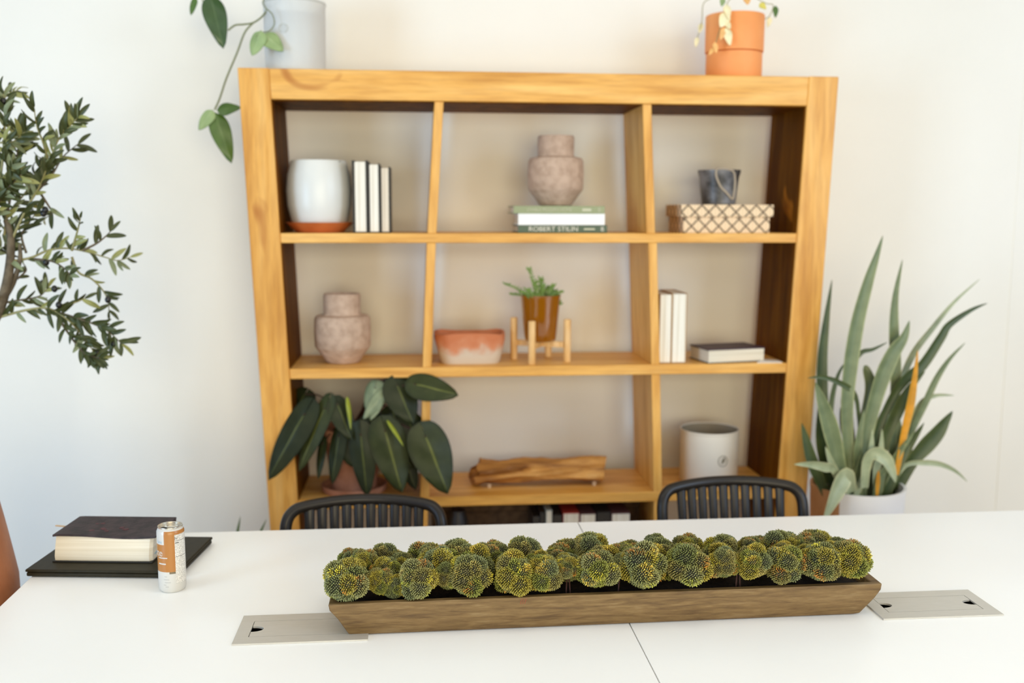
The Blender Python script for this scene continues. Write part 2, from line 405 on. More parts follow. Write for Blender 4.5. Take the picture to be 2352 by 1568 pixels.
def worg(o):
    return o.matrix_basis.translation if o.parent is None else worg(o.parent) + o.matrix_basis.translation
def props(o, label=None, cat=None, group=None, kind=None):
    if label: o['label'] = label
    if cat: o['category'] = cat
    if group: o['group'] = group
    if kind: o['kind'] = kind
    return o
def thing(name, label, cat, loc=(0, 0, 0), group=None, rz=0):
    o = bpy.data.objects.new(name, None); C.objects.link(o); o.location = loc; o.rotation_euler = (0, 0, rz)
    o.empty_display_size = .05
    return props(o, label, cat, group)
def part(name, mb, mat, parent=None, bevel=0, smooth=None, label=None, org=None, kind=None, seg=2):
    """link the mesh (given in world coordinates, its parent being unrotated) as one object"""
    o0 = worg(parent) if parent is not None else Vector(org or (0, 0, 0))
    me = mb if isinstance(mb, bpy.types.Mesh) else mb.mesh(name, mat, o0, smooth)
    o = bpy.data.objects.new(name, me); C.objects.link(o)
    if parent is not None: o.parent = parent
    else: o.location = o0
    if bevel:
        bv = o.modifiers.new('bevel', 'BEVEL'); bv.width = bevel; bv.segments = seg; bv.limit_method = 'ANGLE'; bv.angle_limit = math.radians(40)
        if smooth is None:
            me.polygons.foreach_set('use_smooth', [True] * len(me.polygons)); me.set_sharp_from_angle(angle=math.radians(50))
    if label: o['label'] = label
    if kind: o['kind'] = kind
    return o
def copy_tree(o, parent=None):
    c = o.copy(); C.objects.link(c)
    if parent is not None: c.parent = parent
    for ch in list(o.children): copy_tree(ch, c)
    return c

def text_mesh(body, size, name='print', extrude=.0002):
    cu = bpy.data.curves.new('text', 'FONT'); cu.body = body; cu.size = size; cu.extrude = extrude
    cu.align_x = 'CENTER'; cu.align_y = 'CENTER'; cu.resolution_u = 3
    o = bpy.data.objects.new('text', cu); C.objects.link(o)
    dg = bpy.context.evaluated_depsgraph_get(); dg.update()
    me = bpy.data.meshes.new_from_object(o.evaluated_get(dg))
    bpy.data.objects.remove(o); bpy.data.curves.remove(cu); me.name = name
    return me
def text_flat(name, body, size, center, parent, mat, sx=1.0, sz=1.0, ry=0):
    """lettering standing on a plane that faces -Y"""
    me = text_mesh(body, size, name)
    for v in me.vertices:
        x, y, z = v.co; v.co = Vector((x * sx, -z, y * sz))
    me.materials.clear(); me.materials.append(mat)
    o = bpy.data.objects.new(name, me); C.objects.link(o); o.parent = parent
    o.location = Vector(center) - worg(parent)
    return o
def smooth_path(pts, n=6):
    """Catmull-Rom through the points"""
    pts = [Vector(p) for p in pts]; out = []
    for i in range(len(pts) - 1):
        a = pts[max(i - 1, 0)]; b_ = pts[i]; c = pts[i + 1]; d = pts[min(i + 2, len(pts) - 1)]
        for k in range(n):
            t = k / n
            out.append(.5 * ((2 * b_) + (c - a) * t + (2 * a - 5 * b_ + 4 * c - d) * t * t + (3 * b_ - a - 3 * c + d) * t ** 3))
    out.append(pts[-1]); return out

# ------------------------------------------------------------------ the room
WY = 3.36
part('wall_back', MB().box(-4.5, 5.5, WY, WY + .12, 0, 2.96), M['wall'], kind='structure')
part('floor', MB().box(-4.5, 5.5, -1.5, WY + .12, -.06, 0), M['floor'], kind='structure')
part('ceiling', MB().box(-4.5, 5.5, -1.5, WY + .12, 2.96, 3.04), M['wall'], kind='structure')
part('baseboard_back', MB().box(-4.5, 5.5, WY - .014, WY, 0, .11), M['wall'], bevel=.004, kind='structure')
part('trim_1', MB().box(2.09, 5.5, WY - .002, WY, .11, 2.96), M['wall'], bevel=.0015, kind='structure')

# ------------------------------------------------------------------ tables
TZ = .74
def make_table(x0, x1, label, hole, grp):
    y0, y1 = 1.19, 2.358; cx = (x0 + x1) / 2
    t = thing('table', label, 'table', (cx, (y0 + y1) / 2, 0), grp)
    hx0, hx1, hy0, hy1 = hole
    b = MB()
    th = .026
    X = [x0, hx0, hx1, x1]; Y = [y0, hy0, hy1, y1]
    vs = []; fs = []
    for z in (TZ, TZ - th):
        for yy in Y:
            for xx in X: vs.append((xx, yy, z))
    for j in range(3):
        for i in range(3):
            if i == 1 and j == 1: continue
            a = j * 4 + i; fs.append((a, a + 1, a + 5, a + 4)); fs.append((16 + a, 16 + a + 4, 16 + a + 5, 16 + a + 1))
    ring = [(0, 1), (1, 2), (2, 3), (3, 7), (7, 11), (11, 15), (15, 14), (14, 13), (13, 12), (12, 8), (8, 4), (4, 0)]
    for a, c in ring: fs.append((a, 16 + a, 16 + c, c))
    for a, c in ((5, 6), (6, 10), (10, 9), (9, 5)): fs.append((a, c, 16 + c, 16 + a))
    b.add(vs, fs)
    part('tabletop', b, M['table'], t, bevel=.0012)
    lg = MB()
    for xx in (x0 + .06, x1 - .10):
        for yy in (y0 + .06, y1 - .10):
            part('leg', MB().box(xx, xx + .04, yy, yy + .04, 0, TZ - th - .04), M['white_metal'], t, bevel=.003)
    fr = MB()
    fr.box(x0 + .06, x1 - .06, y0 + .065, y0 + .095, TZ - th - .04, TZ - th)
    fr.box(x0 + .06, x1 - .06, y1 - .095, y1 - .065, TZ - th - .04, TZ - th)
    fr.box(x0 + .06, x0 + .1, y0 + .095, y1 - .095, TZ - th - .04, TZ - th)
    fr.box(x1 - .1, x1 - .06, y0 + .095, y1 - .095, TZ - th - .04, TZ - th)
    part('frame', fr, M['white_metal'], t)
    # power socket box with a steel cover plate and a flap with two finger holes
    px0, px1, py0, py1 = hx0 - .012, hx1 + .012, hy0 - .012, hy1 + .012
    ox0, ox1, oy0, oy1 = px0 + .024, px1 - .024, py0 + .028, py1 - .028
    pl = MB(); z0, z1 = TZ + .0002, TZ + .0032
    pl.box(px0, px1, py0, oy0, z0, z1); pl.box(px0, px1, oy1, py1, z0, z1)
    pl.box(px0, ox0, oy0, oy1, z0, z1); pl.box(ox1, px1, oy0, oy1, z0, z1)
    cv = part('socket_cover', pl, M['steel'], t, label='brushed steel cover plate of the sunken socket box')
    fl = []
    g = .0012; r_ = .0125; n = 12; ym = (oy0 + oy1) / 2
    fl.append((ox0 + g, oy0 + g)); fl.append((ox1 - g, oy0 + g))
    for k in range(n + 1):
        a = -PI / 2 + PI * k / n; fl.append((ox1 - g - 1.7 * r_ * math.cos(a), ym + r_ * math.sin(a)))
    fl.append((ox1 - g, oy1 - g)); fl.append((ox0 + g, oy1 - g))
    for k in range(n + 1):
        a = PI / 2 - PI * k / n; fl.append((ox0 + g + 1.7 * r_ * math.cos(a), ym + r_ * math.sin(a)))
    nn = len(fl); f_ = MB(); f_.add([(x, y, z1 - .0002) for x, y in fl] + [(x, y, z0 - .001) for x, y in fl],
        [tuple(range(nn)), tuple(range(2 * nn - 1, nn - 1, -1))] + [(i, nn + i, nn + (i + 1) % nn, (i + 1) % nn) for i in range(nn)])
    part('flap', f_, M['steel'], cv, label='hinged steel flap with half-round finger holes')
    bx = MB(); w_ = .002; zb = TZ - .07
    bx.box(hx0 + .001, hx1 - .001, hy0 + .001, hy1 - .001, zb, zb + w_)
    bx.box(hx0 + .001, hx0 + .003, hy0 + .001, hy1 - .001, zb, TZ); bx.box(hx1 - .003, hx1 - .001, hy0 + .001, hy1 - .001, zb, TZ)
    bx.box(hx0 + .001, hx1 - .001, hy0 + .001, hy0 + .003, zb, TZ); bx.box(hx0 + .001, hx1 - .001, hy1 - .003, hy1 - .001, zb, TZ)
    part('socket_box', bx, M['dark'], t)
    return t
make_table(-.815, .3825, 'white rectangular table carrying the book, laptop and can', (-.324, -.110, 1.723, 1.825), 'white tables pushed together')
make_table(.3845, 1.582, 'empty white table right of the seam, under the right end of the tray', (.874, 1.088, 1.730, 1.832), 'white tables pushed together')

# ------------------------------------------------------------------ bookshelf
SY0, SY1 = 3.0, 3.30
t = thing('bookshelf', 'large honey-coloured wooden open bookshelf with leaning sides against the wall', 'bookshelf', (.38, 3.15, 0))
def lean(xt, zt, xb, zb, z): return xb + (xt - xb) * (z - zb) / (zt - zb)
ZT = 1.908
def side(xo, xi, name='side_post'):
    f_ = lambda z, p: lean(p[0], p[1], p[2], p[3], z)
    b = MB(); lo = [f_(0, xo), f_(0, xi)]; hi = [f_(ZT, xo), f_(ZT, xi)]
    lo.sort(); hi.sort()
    b.hexa([(lo[0], SY0, 0), (lo[1], SY0, 0), (lo[1], SY1, 0), (lo[0], SY1, 0)], [(hi[0], SY0, ZT), (hi[1], SY0, ZT), (hi[1], SY1, ZT), (hi[0], SY1, ZT)])
    return part(name, b, M['oak_z'], t, bevel=.003)
LO, LI = (-.515, 1.908, -.462, .536), (-.4225, 1.82, -.3735, .556)
RO, RI = (1.274, 1.908, 1.226, .534), (1.1775, 1.82, 1.130, .586)
side(LO, LI); side(RI, RO)
li = lambda z: lean(*LI, z); ri = lambda z: lean(*RI, z)
b = MB(); b.hexa([(li(1.82), SY0, 1.82), (ri(1.82), SY0, 1.82), (ri(1.82), SY1, 1.82), (li(1.82), SY1, 1.82)],
                 [(li(ZT), SY0, ZT - .001), (ri(ZT), SY0, ZT - .001), (ri(ZT), SY1, ZT - .001), (li(ZT), SY1, ZT - .001)])
part('top_board', b, M['oak_x'], t, bevel=.003)
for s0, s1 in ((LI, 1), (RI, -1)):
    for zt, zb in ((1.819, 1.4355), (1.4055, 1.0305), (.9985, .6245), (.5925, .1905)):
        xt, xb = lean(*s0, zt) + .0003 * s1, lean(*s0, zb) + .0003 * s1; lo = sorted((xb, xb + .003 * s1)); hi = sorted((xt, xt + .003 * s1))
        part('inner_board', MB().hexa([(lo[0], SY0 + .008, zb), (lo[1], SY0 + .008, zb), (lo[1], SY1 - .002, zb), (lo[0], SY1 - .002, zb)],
             [(hi[0], SY0 + .008, zt), (hi[1], SY0 + .008, zt), (hi[1], SY1 - .002, zt), (hi[0], SY1 - .002, zt)]), M['inner_brown'], t, label='dark brown inner face of the side')
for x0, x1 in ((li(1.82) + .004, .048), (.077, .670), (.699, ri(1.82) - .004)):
    part('inner_board', MB().box(x0, x1, SY0 + .008, SY1 - .002, 1.8165, 1.8198), M['inner_brown'], t, label='dark brown underside of the top board')
SH = [(1.435, .029), (1.030, .031), (.624, .031), (.19, .06)]
for z, th in SH:
    b = MB(); zl = z - th
    b.hexa([(li(zl), SY0 + .004, zl), (ri(zl), SY0 + .004, zl), (ri(zl), SY1 - .004, zl), (li(zl), SY1 - .004, zl)],
           [(li(z), SY0 + .004, z), (ri(z), SY0 + .004, z), (ri(z), SY1 - .004, z), (li(z), SY1 - .004, z)])
    part('shelf', b, M['oak_x'], t, bevel=.002)
DV = [((.0625, 1.82, .0385, 1.436), 1.82, 1.435), ((.0365, 1.405, .0205, 1.030), 1.406, 1.030), ((.019, .999, .0095, .614), .999, .624), ((.006, .593, -.006, .2), .593, .19),
      ((.6845, 1.82, .704, 1.436), 1.82, 1.435), ((.7105, 1.405, .7275, 1.030), 1.406, 1.030), ((.729, .999, .7435, .624), .999, .624), ((.745, .593, .757, .2), .593, .19)]
for p, zt, zb in DV:
    xt, xb = lean(*p, zt), lean(*p, zb); h = .0135
    b = MB(); b.hexa([(xb - h, SY0 + .006, zb), (xb + h, SY0 + .006, zb), (xb + h, SY1 - .006, zb), (xb - h, SY1 - .006, zb)],
                     [(xt - h, SY0 + .006, zt), (xt + h, SY0 + .006, zt), (xt + h, SY1 - .006, zt), (xt - h, SY1 - .006, zt)])
    part('divider', b, M['oak_z'], t, bevel=.0015)

# ------------------------------------------------------------------ wooden tray with dried flower heads
TA = .0125
def ty(x): return 1.735 + TA * (x + .13)
tr = thing('planter_tray', 'long brown wooden trough filled with green dried flower heads on the white tables', 'planter', (.35, 1.83, TZ))
xl0, xr0, xl1, xr1 = -.134, .829, -.168, .866
ZR = .803
def tray_mesh():
    b = MB()
    # rings: outer bottom, outer mid (bulged), outer rim, inner rim, inner floor
    def ring(xa, xb, f0, f1, z):
        return [(xa, ty(xa) + f0, z), (xb, ty(xb) + f0, z), (xb, ty(xb) + f1, z), (xa, ty(xa) + f1, z)]
    D = .185
    rings = [ring(xl0 + .012, xr0 - .012, .004, D - .016, TZ + .0003), ring(xl0, xr0, .0, D - .012, TZ + .004),
             ring(xl0 - .018, xr0 + .026, -.004, D - .006, TZ + .034), ring(xl1 + .002, xr1, -.006, D, ZR - .012), ring(xl1, xr1 + .001, -.007, D, ZR),
             ring(xl1 + .016, xr1 - .016, .006, D - .013, ZR), ring(xl1 + .03, xr1 - .03, .010, D - .018, ZR - .022)]
    vs = [p for r_ in rings for p in r_]; fs = [(3, 2, 1, 0)]
    for i in range(len(rings) - 1):
        for k in range(4): fs.append((i * 4 + k, i * 4 + (k + 1) % 4, i * 4 + 4 + (k + 1) % 4, i * 4 + 4 + k))
    n = len(rings) - 1; fs.append((n * 4, n * 4 + 1, n * 4 + 2, n * 4 + 3))
    b.add(vs, fs); return b
trm = tray_mesh()
part('trough', trm, M['tray'], tr, bevel=.0018)
b = MB(); NX, NY = 60, 8; vs = []; fs = []
for j in range(NY + 1):
    for i in range(NX + 1):
        x = xl1 + .024 + (xr1 - xl1 - .048) * i / NX; y = ty(x) + .010 + .158 * j / NY
        vs.append((x, y, ZR - .012 + R(-.003, .003)))
for j in range(NY):
    for i in range(NX):
        a = j * (NX + 1) + i; fs.append((a, a + 1, a + NX + 2, a + NX + 1))
b.add(vs, fs); so = part('soil', b, M['soil'], tr, smooth=80); so['kind'] = 'stuff'
# red scribble on the front
for k in range(3):
    x = .178 + .004 * k; y = ty(x) - .0066
    part('scribble', MB().tube([(x + .003, y, .801), (x + .001, y + .0002, .796), (x - .001, y + .0006, .790)], .00035, 5), M['magazine_c'], tr,
         label='thin red pencil stroke on the wood' if k == 0 else None)

def bud_head(seed, Rr):
    rs = random.Random(seed); lobes = [(Vector((0, 0, 0)), Rr * .70)]
    for k in range(13):
        a = 2 * PI * k / 7 + rs.uniform(-.3, .3); el = rs.uniform(-.5, .35) if k < 7 else rs.uniform(.5, 1.3)
        d = Vector((math.cos(a) * math.cos(el), math.sin(a) * math.cos(el), math.sin(el)))
        lobes.append((d * Rr * rs.uniform(.48, .64), Rr * rs.uniform(.33, .46)))
    hues = [rgb(108, 108, 60), rgb(96, 100, 52), rgb(122, 120, 72), rgb(110, 112, 44), rgb(134, 122, 42), rgb(114, 106, 54), rgb(102, 106, 66)]
    vs = []; fs = []; cols = []
    core = MB()
    for li_, (c, r_) in enumerate(lobes):
        base = rs.choice(hues); n = int(4 * PI * r_ * r_ / (.0031 ** 2) * 1.12)
        tip = rs.choice([rgb(186, 172, 48), rgb(178, 116, 40), rgb(150, 150, 50), rgb(160, 144, 80), rgb(196, 164, 60)])
        pd = Vector((rs.gauss(0, 1), rs.gauss(0, 1), rs.gauss(0, 1))).normalized()
        ph = rs.uniform(0, 9)
        for i in range(n):
            z = 1 - 2 * (i + .5) / n; q = math.sqrt(1 - z * z); a = PI * (1 + 5 ** .5) * i + ph
            d = Vector((q * math.cos(a), q * math.sin(a), z)); p = c + d * r_
            if p.z < -Rr * .82: continue
            if any(j != li_ and (p - c2).length < r2 * .93 for j, (c2, r2) in enumerate(lobes)): continue
            d = (d + Vector((rs.gauss(0, .14), rs.gauss(0, .14), rs.gauss(0, .14)))).normalized()
            ln = .0046 * rs.uniform(.65, 1.35); w_ = .00106 * rs.uniform(.8, 1.2)
            x = d.orthogonal().normalized(); y = d.cross(x); o = len(vs)
            p0 = p - d * .0045
            for (h, rr) in ((0, .5), (.66, 1.0), (.9, .78)):
                for k in range(5):
                    an = 2 * PI * k / 5; vs.append(p0 + d * (ln + .0045) * h + (x * math.cos(an) + y * math.sin(an)) * w_ * rr)
            vs.append(p0 + d * (ln + .0045))
            for r3 in range(2):
                for k in range(5):
                    k2 = (k + 1) % 5; fs.append((o + r3 * 5 + k, o + r3 * 5 + k2, o + r3 * 5 + 5 + k2, o + r3 * 5 + 5 + k))
            for k in range(5): fs.append((o + 10 + k, o + 10 + (k + 1) % 5, o + 15))
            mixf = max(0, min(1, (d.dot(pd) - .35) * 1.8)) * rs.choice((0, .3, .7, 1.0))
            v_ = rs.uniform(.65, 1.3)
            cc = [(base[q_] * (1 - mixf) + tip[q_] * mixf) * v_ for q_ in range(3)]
            dk = [q_ * .14 for q_ in cc]; lt = [min(1, q_ * 1.7) for q_ in cc]  # bud bases darkened in colour as shade between buds
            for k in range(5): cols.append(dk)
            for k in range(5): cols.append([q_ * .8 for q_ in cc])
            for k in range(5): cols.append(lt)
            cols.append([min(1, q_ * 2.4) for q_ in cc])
    # dark cores so nothing shows through
    for c, r_ in lobes:
        o = len(vs)
        for i in range(7):
            ph_ = PI * i / 6
            for k in range(10):
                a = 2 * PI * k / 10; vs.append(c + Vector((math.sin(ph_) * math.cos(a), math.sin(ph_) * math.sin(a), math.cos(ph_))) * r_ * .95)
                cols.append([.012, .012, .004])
        for i in range(6):
            for k in range(10):
                fs.append((o + i * 10 + k, o + i * 10 + (k + 1) % 10, o + i * 10 + 10 + (k + 1) % 10, o + i * 10 + 10 + k))
    me = bpy.data.meshes.new('flower_head'); me.from_pydata([tuple(p) for p in vs], [], fs)
    me.materials.append(M['buds']); ca = me.color_attributes.new('bud_colour', 'FLOAT_COLOR', 'POINT')
    flat = []
    for c in cols: flat += [c[0], c[1], c[2], 1]
    ca.data.foreach_set('color', flat)
    me.polygons.foreach_set('use_smooth', [True] * len(me.polygons)); me.update()
    return me
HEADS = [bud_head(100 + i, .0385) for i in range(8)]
def put_head(x, y, z, s, i):
    o = bpy.data.objects.new('flower_head', HEADS[i % 8]); C.objects.link(o); o.parent = tr
    o.location = Vector((x, y, z)) - worg(tr); o.scale = (s, s, s * R(.92, 1.02))
    o.rotation_euler = (R(-.2, .2), R(-.2, .2), R(0, 6.28))
    return o
front = [(795, 1337, 1.12), (873, 1336, .72), (905, 1350, .66), (958, 1335, 1.0), (1030, 1325, .72), (1078, 1326, 1.08), (1180, 1320, 1.06), (1250, 1322, .92), (1301, 1305, .66),
         (1370, 1308, 1.04), (1432, 1300, .70), (1478, 1305, 1.18), (1585, 1300, 1.16), (1662, 1282, .82), (1730, 1292, .92), (1802, 1298, 1.02), (1885, 1294, 1.08), (1952, 1284, 1.06)]
k = 0
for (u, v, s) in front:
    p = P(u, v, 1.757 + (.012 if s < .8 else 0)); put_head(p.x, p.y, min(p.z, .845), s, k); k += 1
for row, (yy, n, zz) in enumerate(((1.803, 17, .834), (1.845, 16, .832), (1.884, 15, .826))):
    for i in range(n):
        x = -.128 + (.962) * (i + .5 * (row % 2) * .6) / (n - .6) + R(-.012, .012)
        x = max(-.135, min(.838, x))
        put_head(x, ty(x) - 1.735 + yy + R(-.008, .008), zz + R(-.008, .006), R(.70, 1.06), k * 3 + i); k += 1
# a few short stems in the gaps
for (u, v) in ((1300, 1352), (1310, 1350), (1690, 1336), (1700, 1332), (1420, 1345)):
    p = P(u, v, 1.765); part('stem', MB().tube([(p.x, p.y, ZR - .014), (p.x + R(-.004, .004), p.y + .004, ZR + .03)], .0016, 6), M['stem_dark'], tr)

# ------------------------------------------------------------------ laptop, thick book, can
lp = thing('laptop', 'closed black laptop lying under the thick leather book on the white table', 'laptop', (-.655, 2.18, TZ))
def quadslab(c, z0, z1):
    b = MB(); return b.hexa([(x, y, z0) for x, y in c], [(x, y, z1) for x, y in c])
# corners: FL, FR, BR, BL
LC = [(-.826, 2.086), (-.506, 2.048), (-.479, 2.270), (-.799, 2.308)]
def inset(c, d):
    m_ = Vector((sum(p[0] for p in c) / 4, sum(p[1] for p in c) / 4)); out = []
    for p in c:
        v = Vector(p) - m_; L_ = v.length; out.append(tuple(m_ + v * ((L_ - d) / L_)))
    return out
part('base', quadslab(inset(LC, .002), TZ + .0015, TZ + .0105), M['laptop'], lp, bevel=.003)
part('lid', quadslab(LC, TZ + .0112, TZ + .0172), M['laptop'], lp, bevel=.0025)
for cx, cy in inset(LC, .035):
    part('foot', MB().lathe([(.006, 0), (.006, .002)], (cx, cy, TZ), 12), M['black_cover'], lp)

LZ = TZ + .0172
bk = thing('book', 'thick book with worn dark purple leather cover lying on the black laptop', 'book', (-.67, 2.2, LZ))
FL, FR, BR, BL = Vector((-.781, 2.128)), Vector((-.571, 2.104)), Vector((-.556, 2.236)), Vector((-.766, 2.262))
def bq(s_, t_):   # s along front edge, t depth
    a = FL + (FR - FL) * s_; c = BL + (BR - BL) * s_; return a + (c - a) * t_
b = MB(); vs = []; fs = []
ns, nz = 14, 7
ring_n = 0
# page block with slightly slanted fore edge and rounded corners
def pring(z, q):
    pts = []
    for (s_, t_) in [(0.01, 0), (.25, -.006), (.5, -.008), (.75, -.006), (.965, .0), (.992, .05), (.992, .95), (.97, .99), (.01, .99)]:
        dd_ = bq(min(max(s_, 0), 1), t_)
        off = (BL - FL).normalized() * q
        pts.append((dd_.x + off.x, dd_.y + off.y, z))
    return pts
prof = [(LZ + .0035, .001), (LZ + .012, -.001), (LZ + .03, .003), (LZ + .045, .008), (LZ + .053, .011)]
for z, q in prof: vs += pring(z, q)
n = 9
for i in range(len(prof) - 1):
    for k2 in range(n): fs.append((i * n + k2, i * n + (k2 + 1) % n, (i + 1) * n + (k2 + 1) % n, (i + 1) * n + k2))
fs += [tuple(range(n))[::-1], tuple((len(prof) - 1) * n + q for q in range(n))]
b.add(vs, fs); part('page_block', b, M['pages_flat'], bk, smooth=35)
b = MB(); c4 = [bq(-.015, -.02), bq(1.0, -.02), bq(1.005, 1.0), bq(-.015, 1.0)]
b.hexa([(p.x, p.y, LZ) for p in c4], [(p.x, p.y, LZ + .003) for p in c4]); part('back_cover', b, M['black_cover'], bk, bevel=.001)
# flexible top cover, sagging in the middle of its front edge
b = MB(); NU, NV = 16, 8; top = []
for j in range(NV + 1):
    for i in range(NU + 1):
        s_ = -.02 + 1.045 * i / NU; t_ = -.035 + 1.05 * j / NV
        p = bq(s_, t_); sag = -.0045 * math.sin(PI * min(1, max(0, (i / NU - .1) / .9))) * (1 - j / NV)
        z = LZ + .0585 + sag + .0025 * math.sin(5 * s_) * (1 - j / NV)
        if i == 0: z -= .001
        off = (BL - FL).normalized() * .012 * (1 - j / NV)
        top.append((p.x + off.x, p.y + off.y, z))
bot = [(x, y, z - .0042) for x, y, z in top]; o = len(top); W1 = NU + 1
fs = []
for j in range(NV):
    for i in range(NU):
        a = j * W1 + i; fs.append((a, a + 1, a + W1 + 1, a + W1)); fs.append((o + a, o + a + W1, o + a + W1 + 1, o + a + 1))
for i in range(NU): fs.append((i, o + i, o + i + 1, i + 1)); a = NV * W1 + i; fs.append((a, a + 1, o + a + 1, o + a))
for j in range(NV): a = j * W1; fs.append((a, a + W1, o + a + W1, o + a)); a = j * W1 + NU; fs.append((a, o + a, o + a + W1, a + W1))
b.add(top + bot, fs); cvr = part('front_cover', b, M['leather'], bk, smooth=50, label='worn purple-black leather cover')
b = MB(); sp_ = [bq(1.0, .88), bq(1.022, .9), bq(1.022, 1.02), bq(-.01, 1.02), bq(-.01, .995), bq(1.0, .995)]
b.add([(p.x, p.y, LZ + .001) for p in sp_] + [(p.x, p.y, LZ + .0565) for p in sp_], [(0, 1, 2, 5), (5, 2, 3, 4), (6, 11, 8, 7), (11, 10, 9, 8)] + [(i, (i + 1) % 6, 6 + (i + 1) % 6, 6 + i) for i in range(6)])
part('spine', b, M['leather'], bk, bevel=.001)
# embossed reddish patches on the cover
rs = random.Random(3)
for k in range(9):
    s_, t_ = rs.uniform(.3, .85), rs.uniform(.25, .75)
    if k == 0: s_, t_ = .28, .62
    p = bq(s_, t_); r0 = rs.uniform(.003, .007)
    b = MB(); n = 9; ring = [(p.x + r0 * rs.uniform(.6, 1.3) * math.cos(2 * PI * q / n), p.y + r0 * rs.uniform(.6, 1.3) * math.sin(2 * PI * q / n)) for q in range(n)]
    zt = LZ + .0588 - .0045 * math.sin(PI * max(0, s_)) * (1 - t_) + .0025 * math.sin(5 * s_) * (1 - t_)
    b.add([(x, y, zt + .0003) for x, y in ring] + [(x, y, zt - .002) for x, y in ring], [tuple(range(n)), tuple(range(2 * n - 1, n - 1, -1))] + [(q, (q + 1) % n, n + (q + 1) % n, n + q) for q in range(n)])
    part('embossed_mark', b, M['leather_mark'], cvr)
pa = bq(.0, .55); b = MB()
b.hexa([(pa.x - .040, pa.y + .030, LZ + .0460), (pa.x + .03, pa.y - .004, LZ + .0485), (pa.x + .03, pa.y + .004, LZ + .0485), (pa.x - .040, pa.y + .036, LZ + .0460)],
       [(pa.x - .040, pa.y + .030, LZ + .0475), (pa.x + .03, pa.y - .004, LZ + .050), (pa.x + .03, pa.y + .004, LZ + .050), (pa.x - .040, pa.y + .036, LZ + .0475)])
part('bookmark', b, M['ribbon'], bk, label='pale tan bookmark tip sticking out on the left')
pb = bq(.9935, .12); pc = bq(.9935, .62)
b = MB(); b.hexa([(pb.x, pb.y, LZ + .014), (pb.x + .0012, pb.y, LZ + .014), (pc.x + .0012, pc.y, LZ + .022), (pc.x, pc.y, LZ + .022)],
                 [(pb.x, pb.y, LZ + .016), (pb.x + .0012, pb.y, LZ + .016), (pc.x + .0012, pc.y, LZ + .024), (pc.x, pc.y, LZ + .024)])
part('blue_page_marker', b, M['can_blue'], bk)

CX, CY, CR = -.504, 1.995, .0268
cn = thing('drink_can', 'slim brown and white opened drink can standing beside the laptop', 'can', (CX, CY, TZ))
a_cam = math.atan2(-CY, -CX)          # direction from the can towards the viewer
H = .134
prof = [(.0205, 0.0), (.0225, .0005), (.0248, .004), (CR, .008)]
zs = [.020, .032, .0395, .0405, .0445, .046, .060, .075, .090, .1005, .118, .120, .1235]
prof += [(CR, z) for z in zs] + [(.0250, .1275), (.0238, .1295), (.0238, .131)]
n = 96; b = MB(); vs = []
for r_, z in prof:
    for k in range(n):
        a = a_cam + PI + 2 * PI * k / n; vs.append((CX + r_ * math.cos(a), CY + r_ * math.sin(a), TZ + z))
b.add(vs, [])
def fpos(k):   # -1 (left edge in view) .. 1 (right edge), None when behind
    rel = (2 * PI * (k + .5) / n) - PI
    return math.sin(rel) if abs(rel) < PI / 2 else None
for i in range(len(prof) - 1):
    zc = (prof[i][1] + prof[i + 1][1]) / 2
    for k in range(n):
        k2 = (k + 1) % n; f_ = fpos(k); mi = 0
        brown = .0445 < zc < .124
        if f_ is None: mi = 1 if brown else 0
        else:
            if brown and f_ < .25: mi = 1
            if zc > .1000 and f_ < -.5: mi = 0
            if zc > .120 and zc < .128 and f_ > -.5: mi = 1
            if .0405 < zc < .0445 and f_ < .25: mi = 2 if f_ > -.2 else 0
            if .024 < zc < .120 and f_ > .25: mi = 3
        b.f.append((i * n + k, i * n + k2, (i + 1) * n + k2, (i + 1) * n + k)); b.mi.append(mi)
b.f.append(tuple(range(n))[::-1]); b.mi.append(0)
part('can_body', b, [M['can_white'], M['can_brown'], M['can_grey'], M['fine']], cn, smooth=30)
b = MB(); b.lathe([(.0238, .1308), (.0244, .1328), (.0240, .134), (.0228, .1335), (.0222, .1285), (.0205, .1275), (.019, .1285), (.001, .1287)], (CX, CY, TZ), 48, closed=False)
lid = part('lid', b, M['alu'], cn, smooth=50)
def ell(cx, cy, rx, ry, z0, z1, ang, n=20):
    vs = []
    for z in (z0, z1):
        for k in range(n):
            a = 2 * PI * k / n; x = rx * math.cos(a); y = ry * math.sin(a)
            vs.append((cx + x * math.cos(ang) - y * math.sin(ang), cy + x * math.sin(ang) + y * math.cos(ang), z))
    return MB().add(vs, [tuple(range(n))[::-1], tuple(range(n, 2 * n))] + [(k, (k + 1) % n, n + (k + 1) % n, n + k) for k in range(n)])
part('opening', ell(CX - .0115, CY - .004, .0075, .006, TZ + .1283, TZ + .1292, .3), M['dark'], lid)
part('pull_tab', ell(CX + .004, CY + .001, .0115, .0065, TZ + .1292, TZ + .1304, .3), M['alu'], lid)
def can_text(body, size, fcen, z, mat, sx=1.0):
    me = text_mesh(body, size, 'lettering', .0001)
    # bend: subdivide not needed, glyphs are tiny
    a0 = math.asin(max(-1, min(1, fcen)))
    for v in me.vertices:
        x, y, zz = v.co; a = a_cam + a0 + x * sx / CR
        r_ = CR + .0001 + zz; v.co = Vector((r_ * math.cos(a), r_ * math.sin(a), z + y))
    me.materials.clear(); me.materials.append(mat)
    o = bpy.data.objects.new('lettering', me); C.objects.link(o); o.parent = cn
    return o
can_text('latte', .020, -.97, .083, M['can_white'])
can_text('late', .009, -.80, .106, M['can_blue'])
can_text('N', .008, .36, .1125, M['ink'])
